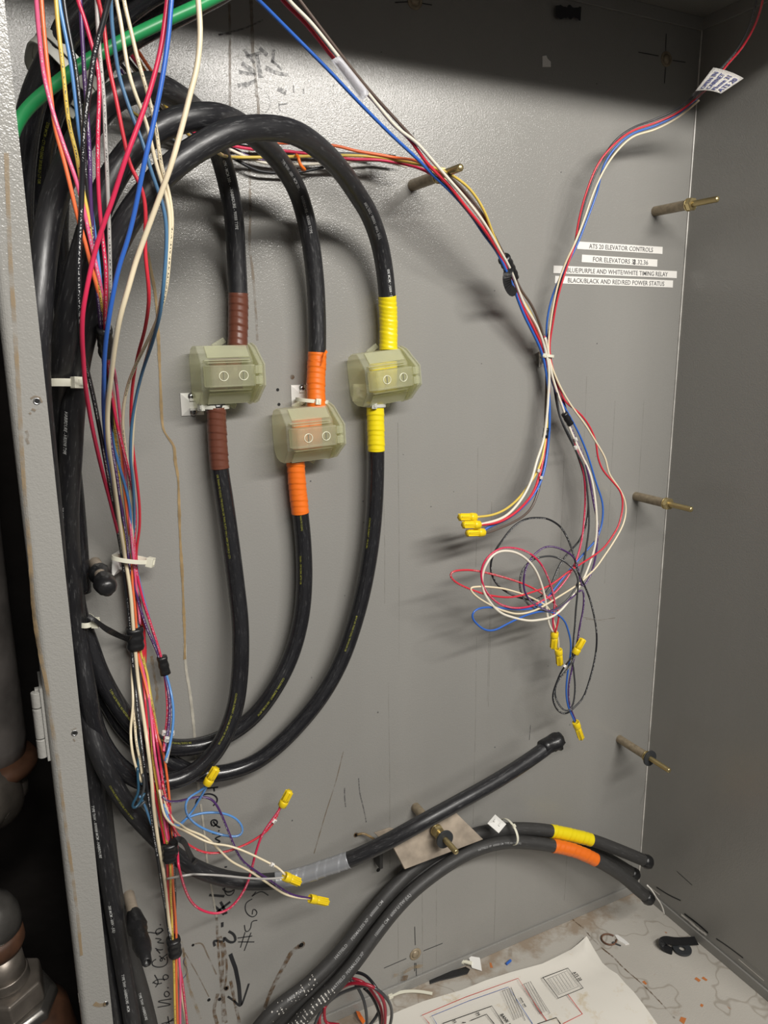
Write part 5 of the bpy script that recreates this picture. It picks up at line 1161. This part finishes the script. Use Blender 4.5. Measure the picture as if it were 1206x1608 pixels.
# ring, shard and small screw
c = FL(956, 1475, .002); ring_pts = [c+Vector((math.cos(t*.0175)*.0125, math.sin(t*.0175)*.0125, 0)) for t in range(10, 331, 20)]
o = tube('metal_ring', spline(ring_pts, .003), .0013, M['rusty'], None, 8); tag(o, 'open rusty ring on the cabinet floor', 'ring')
bm = bmesh.new(); slab_on_floor(bm, [(965, 1469), (970, 1469), (980, 1476), (988, 1483), (982, 1484), (971, 1478)], .0015); tag(bm_obj('plastic_shard', bm, M['white']), 'white pointed plastic shard next to the rusty ring', 'debris')
bm = bmesh.new(); a = FL(962, 1480, .002); b_ = FL(975, 1485, .002); lathe(bm, a, b_-a, [(0, .0015), (.001, .0024), (.002, .0012), ((b_-a).length, .0009)], n=10); tag(bm_obj('small_screw', bm, M['rubber'], smooth=True), 'small dark screw touching the rusty ring', 'screw')
# loose mount with its stalk, dark strip, blue scrap, old tie, orange scrap
root = empty('loose_tie_mount', FL(743, 1516), 'loose white tie mount leaning on the dark strip on the floor', 'cable tie mount')
bm = bmesh.new(); P = [FL(736, 1503, .012), FL(754, 1506, .012), FL(757, 1525, .002), FL(741, 1520, .002)]
A = [bm.verts.new(p) for p in P]; B = [bm.verts.new(p+Vector((.0005, .002, .001))) for p in P]
for i in range(4): bm.faces.new((A[i], A[(i+1) % 4], B[(i+1) % 4], B[i]))
bm.faces.new(A); bm.faces.new(B[::-1]); bm_obj('square_base', bm, M['white'], root, bevel=.0005)
bm = bmesh.new(); a = FL(741, 1513, .007); b_ = FL(723, 1508, .008); lathe(bm, a, b_-a, [(0, .0028), (.012, .0028), (.0125, .0048), (.016, .0048)], n=14); bm_obj('stalk', bm, M['nylon'], root, smooth=False)
bm = bmesh.new(); slab_on_floor(bm, [(674, 1537), (690, 1529), (715, 1524), (731, 1519), (738, 1523), (734, 1530), (712, 1536), (690, 1541), (675, 1546)], .0016); tag(bm_obj('dark_strip', bm, M['tapeblack'], bevel=.0004), 'flattened strip of black tape on the floor below the loose mount', 'tape')
bm = bmesh.new(); a = FL(795, 1514, .002); b_ = FL(802, 1508, .002); lathe(bm, a, b_-a, [(0, .002), ((b_-a).length, .002)], n=10); tag(bm_obj('insulation_scrap', bm, wm('blue')), 'tiny blue scrap of insulation on the floor', 'debris')
o = strip('old_zip_tie', [FL(615, 1563, .004), FL(628, 1558, .005), (FL(645, 1556, .005)), FL(662, 1557, .004), FL(679, 1560, .003)], .0045, 'nylon', .001, lambda t: (0, -.2, 1)); tag(o, 'yellowed old zip tie lying on the floor beside the thin cable coil', 'zip tie')
bm = bmesh.new(); box(bm, FL(613, 1564, .005), (.007, .007, .005)); h_ = bm_obj('head', bm, M['nylon'], bevel=.0006); h_.parent = o
o = strip('tape_scrap', [FL(562, 1588, .005), FL(566, 1597, .010), FL(572, 1606, .004)], .006, 'orange', .0005, lambda t: (.2, -.5, 1)); tag(o, 'torn orange tape scrap on the floor inside the thin cable coil', 'tape')
# white hooked strip behind the right cables
o = tube('wire_offcut', spline([W(*a) for a in ((1016, 1390, .10), (1022, 1396, .10), (1030, 1408, .10), (1038, 1420, .095), (1042, 1431, .09), (1043, 1436, .09))], .003), .0012, M['edge'], None, 8); tag(o, 'thin pale wire offcut hooked over the lip at the right corner', 'wire')
# coil of thin red and black cables at the bottom edge
ZK = lambda x, y: (480+x/5.482, 1500+y/5.482)
def coil(pts, col, label, r=.0021):
    P = [W(*ZK(x, y), d/1000) for x, y, d in pts]
    o = tube('thin_cable', spline(P, .004), r, wm(col), None, 10); return tag(o, label, 'cable', None)
coil([(70, 620, 45), (120, 500, 45), (200, 400, 45), (300, 330, 50), (400, 290, 60), (500, 265, 75), (580, 275, 85), (650, 320, 90), (710, 390, 90), (740, 470, 85), (738, 550, 80), (715, 640, 75)], 'charcoal', 'charcoal thin cable, outermost arc of the coil at the bottom')
coil([(85, 640, 40), (105, 540, 40), (170, 440, 42), (250, 330, 48), (330, 265, 55), (420, 240, 68), (520, 250, 80), (600, 285, 86), (650, 350, 90), (680, 440, 88), (685, 540, 85), (675, 640, 80)], 'darkred', 'dark red thin cable, larger arc of the coil at the bottom', .0023)
coil([(395, 145, 40), (450, 148, 45), (510, 170, 55), (560, 215, 66), (600, 270, 74), (640, 340, 80), (680, 420, 80), (690, 500, 78), (670, 600, 74)], 'black', 'black thin cable leading into the coil from behind the thick cables')
coil([(375, 205, 50), (420, 235, 56), (460, 300, 62), (495, 370, 66), (515, 450, 70), (525, 530, 70), (528, 640, 70)], 'charcoal', 'charcoal thin cable hanging straight down inside the coil')
coil([(400, 200, 48), (460, 215, 54), (520, 250, 60), (575, 320, 64), (620, 390, 66), (650, 460, 66), (660, 560, 66), (650, 640, 64)], 'darkred', 'dark red thin cable, inner arc of the coil at the bottom')
coil([(500, 280, 52), (545, 320, 56), (590, 390, 60), (620, 460, 62), (640, 540, 62), (645, 640, 60)], 'black', 'black thin cable, inner arc of the coil at the bottom')
coil([(630, 480, 58), (610, 530, 58), (570, 580, 58), (520, 640, 58)], 'charcoal', 'charcoal thin cable crossing under the coil')
coil([(165, 440, 48), (160, 520, 48), (175, 590, 50), (220, 590, 54), (290, 600, 60)], 'darkred', 'dark red thin cable end at the left of the coil')
coil([(120, 500, 44), (118, 560, 44), (130, 640, 44)], 'darkred', 'dark red thin cable beneath the thick cables at the bottom')

# ================================================================ pipework in the gap left of the cabinet
def out(px, py, y):
    v = ray(px, py); t = y/v.y; return Vector((v.x*t, y, CZ+v.z*t))
pp = out(30, 1050, .74)-Vector((.034, 0, 0))
root = empty('standpipe', pp, 'grey lagged pipe with an elbow in the dark gap left of the cabinet', 'pipe')
bm = bmesh.new(); zc = out(10, 1190, .74).z; x = pp.x
lathe(bm, (x, .74, zc), (0, 0, 1), [(0, .031), (.02, .0335), (.15, .033), (.35, .0345), (.7, .034), (1.4, .034)], n=28, wob=.01); bm_obj('lagged_pipe', bm, M['pipe'], root, smooth=True)
bm = bmesh.new(); lathe(bm, (x, .74, zc-.012), (0, 0, 1), [(0, .030), (.003, .040), (.010, .042), (.016, .038), (.018, .030)], n=32); bm_obj('rusty_collar', bm, M['rusty'], root, smooth=True)
# elbow below
ce = out(36, 1250, .70)-Vector((.027, 0, 0))
el = spline([Vector((x, .735, zc-.01)), Vector((x, .73, zc-.035)), Vector((ce.x-.004, .71, ce.z+.004)), Vector((ce.x-.035, .70, ce.z-.026)), Vector((ce.x-.08, .70, ce.z-.034))], .004)
tube('elbow', el, .027, M['pipemetal'], root, 28, rfun=lambda L, i: .022+.006*math.sin(min(L/.10, 1)*math.pi))
bm = bmesh.new(); lathe(bm, (x, .735, zc-.020), (0, 0, -1), [(0, .026), (.004, .030), (.012, .030), (.016, .025)], n=28); bm_obj('elbow_rim', bm, M['pipemetal'], root, smooth=True)
# capped valve fitting below it
cv = out(31, 1428, .62)-Vector((.0225, 0, 0)); root = empty('pipe_valve', cv, 'worn metal valve with a domed cap and hexagonal union nut, lower left corner', 'pipe fitting')
ax = Vector((.10, .05, -1)).normalized(); y0 = cv
R1 = .0225
bm = bmesh.new(); lathe(bm, y0-ax*.020, ax, [(0, .004), (.002, .012), (.007, .019), (.016, R1), (.026, R1+.0005), (.032, R1), (.034, R1-.002)], n=36); bm_obj('domed_cap', bm, M['chrome'], root, smooth=True)
bm = bmesh.new(); lathe(bm, y0+ax*.014, ax, [(0, .020), (.004, .022), (.012, .022), (.018, .019), (.020, .015)], n=28); bm_obj('rusty_ring', bm, M['rusty'], root, smooth=True)
bm = bmesh.new(); lathe(bm, y0+ax*.034, ax, [(0, .0165), (.030, .0165)], n=24); bm_obj('stem', bm, M['pipemetal'], root, smooth=True)
bm = bmesh.new()
pr = []
for k in range(5): pr += [(k*.002, .0165), (k*.002+.001, .0178)]
lathe(bm, y0+ax*.056, ax, pr+[(.0105, .0165)], n=24); bm_obj('thread', bm, M['pipemetal'], root, smooth=True)
bm = bmesh.new(); hexnut(bm, y0+ax*.067, ax, .020, .0285); bm_obj('hex_nut', bm, M['pipemetal'], root, bevel=.0015)
bm = bmesh.new(); lathe(bm, y0+ax*.087, ax, [(0, .030), (.004, .034), (.011, .034), (.014, .030)], n=8); bm_obj('union_nut', bm, M['chrome'], root, bevel=.0015)
bm = bmesh.new(); lathe(bm, y0+ax*.100, ax, [(0, .031), (.012, .040), (.05, .042), (.35, .042)], n=24); bm_obj('lower_pipe', bm, M['rusty'], root, smooth=True)
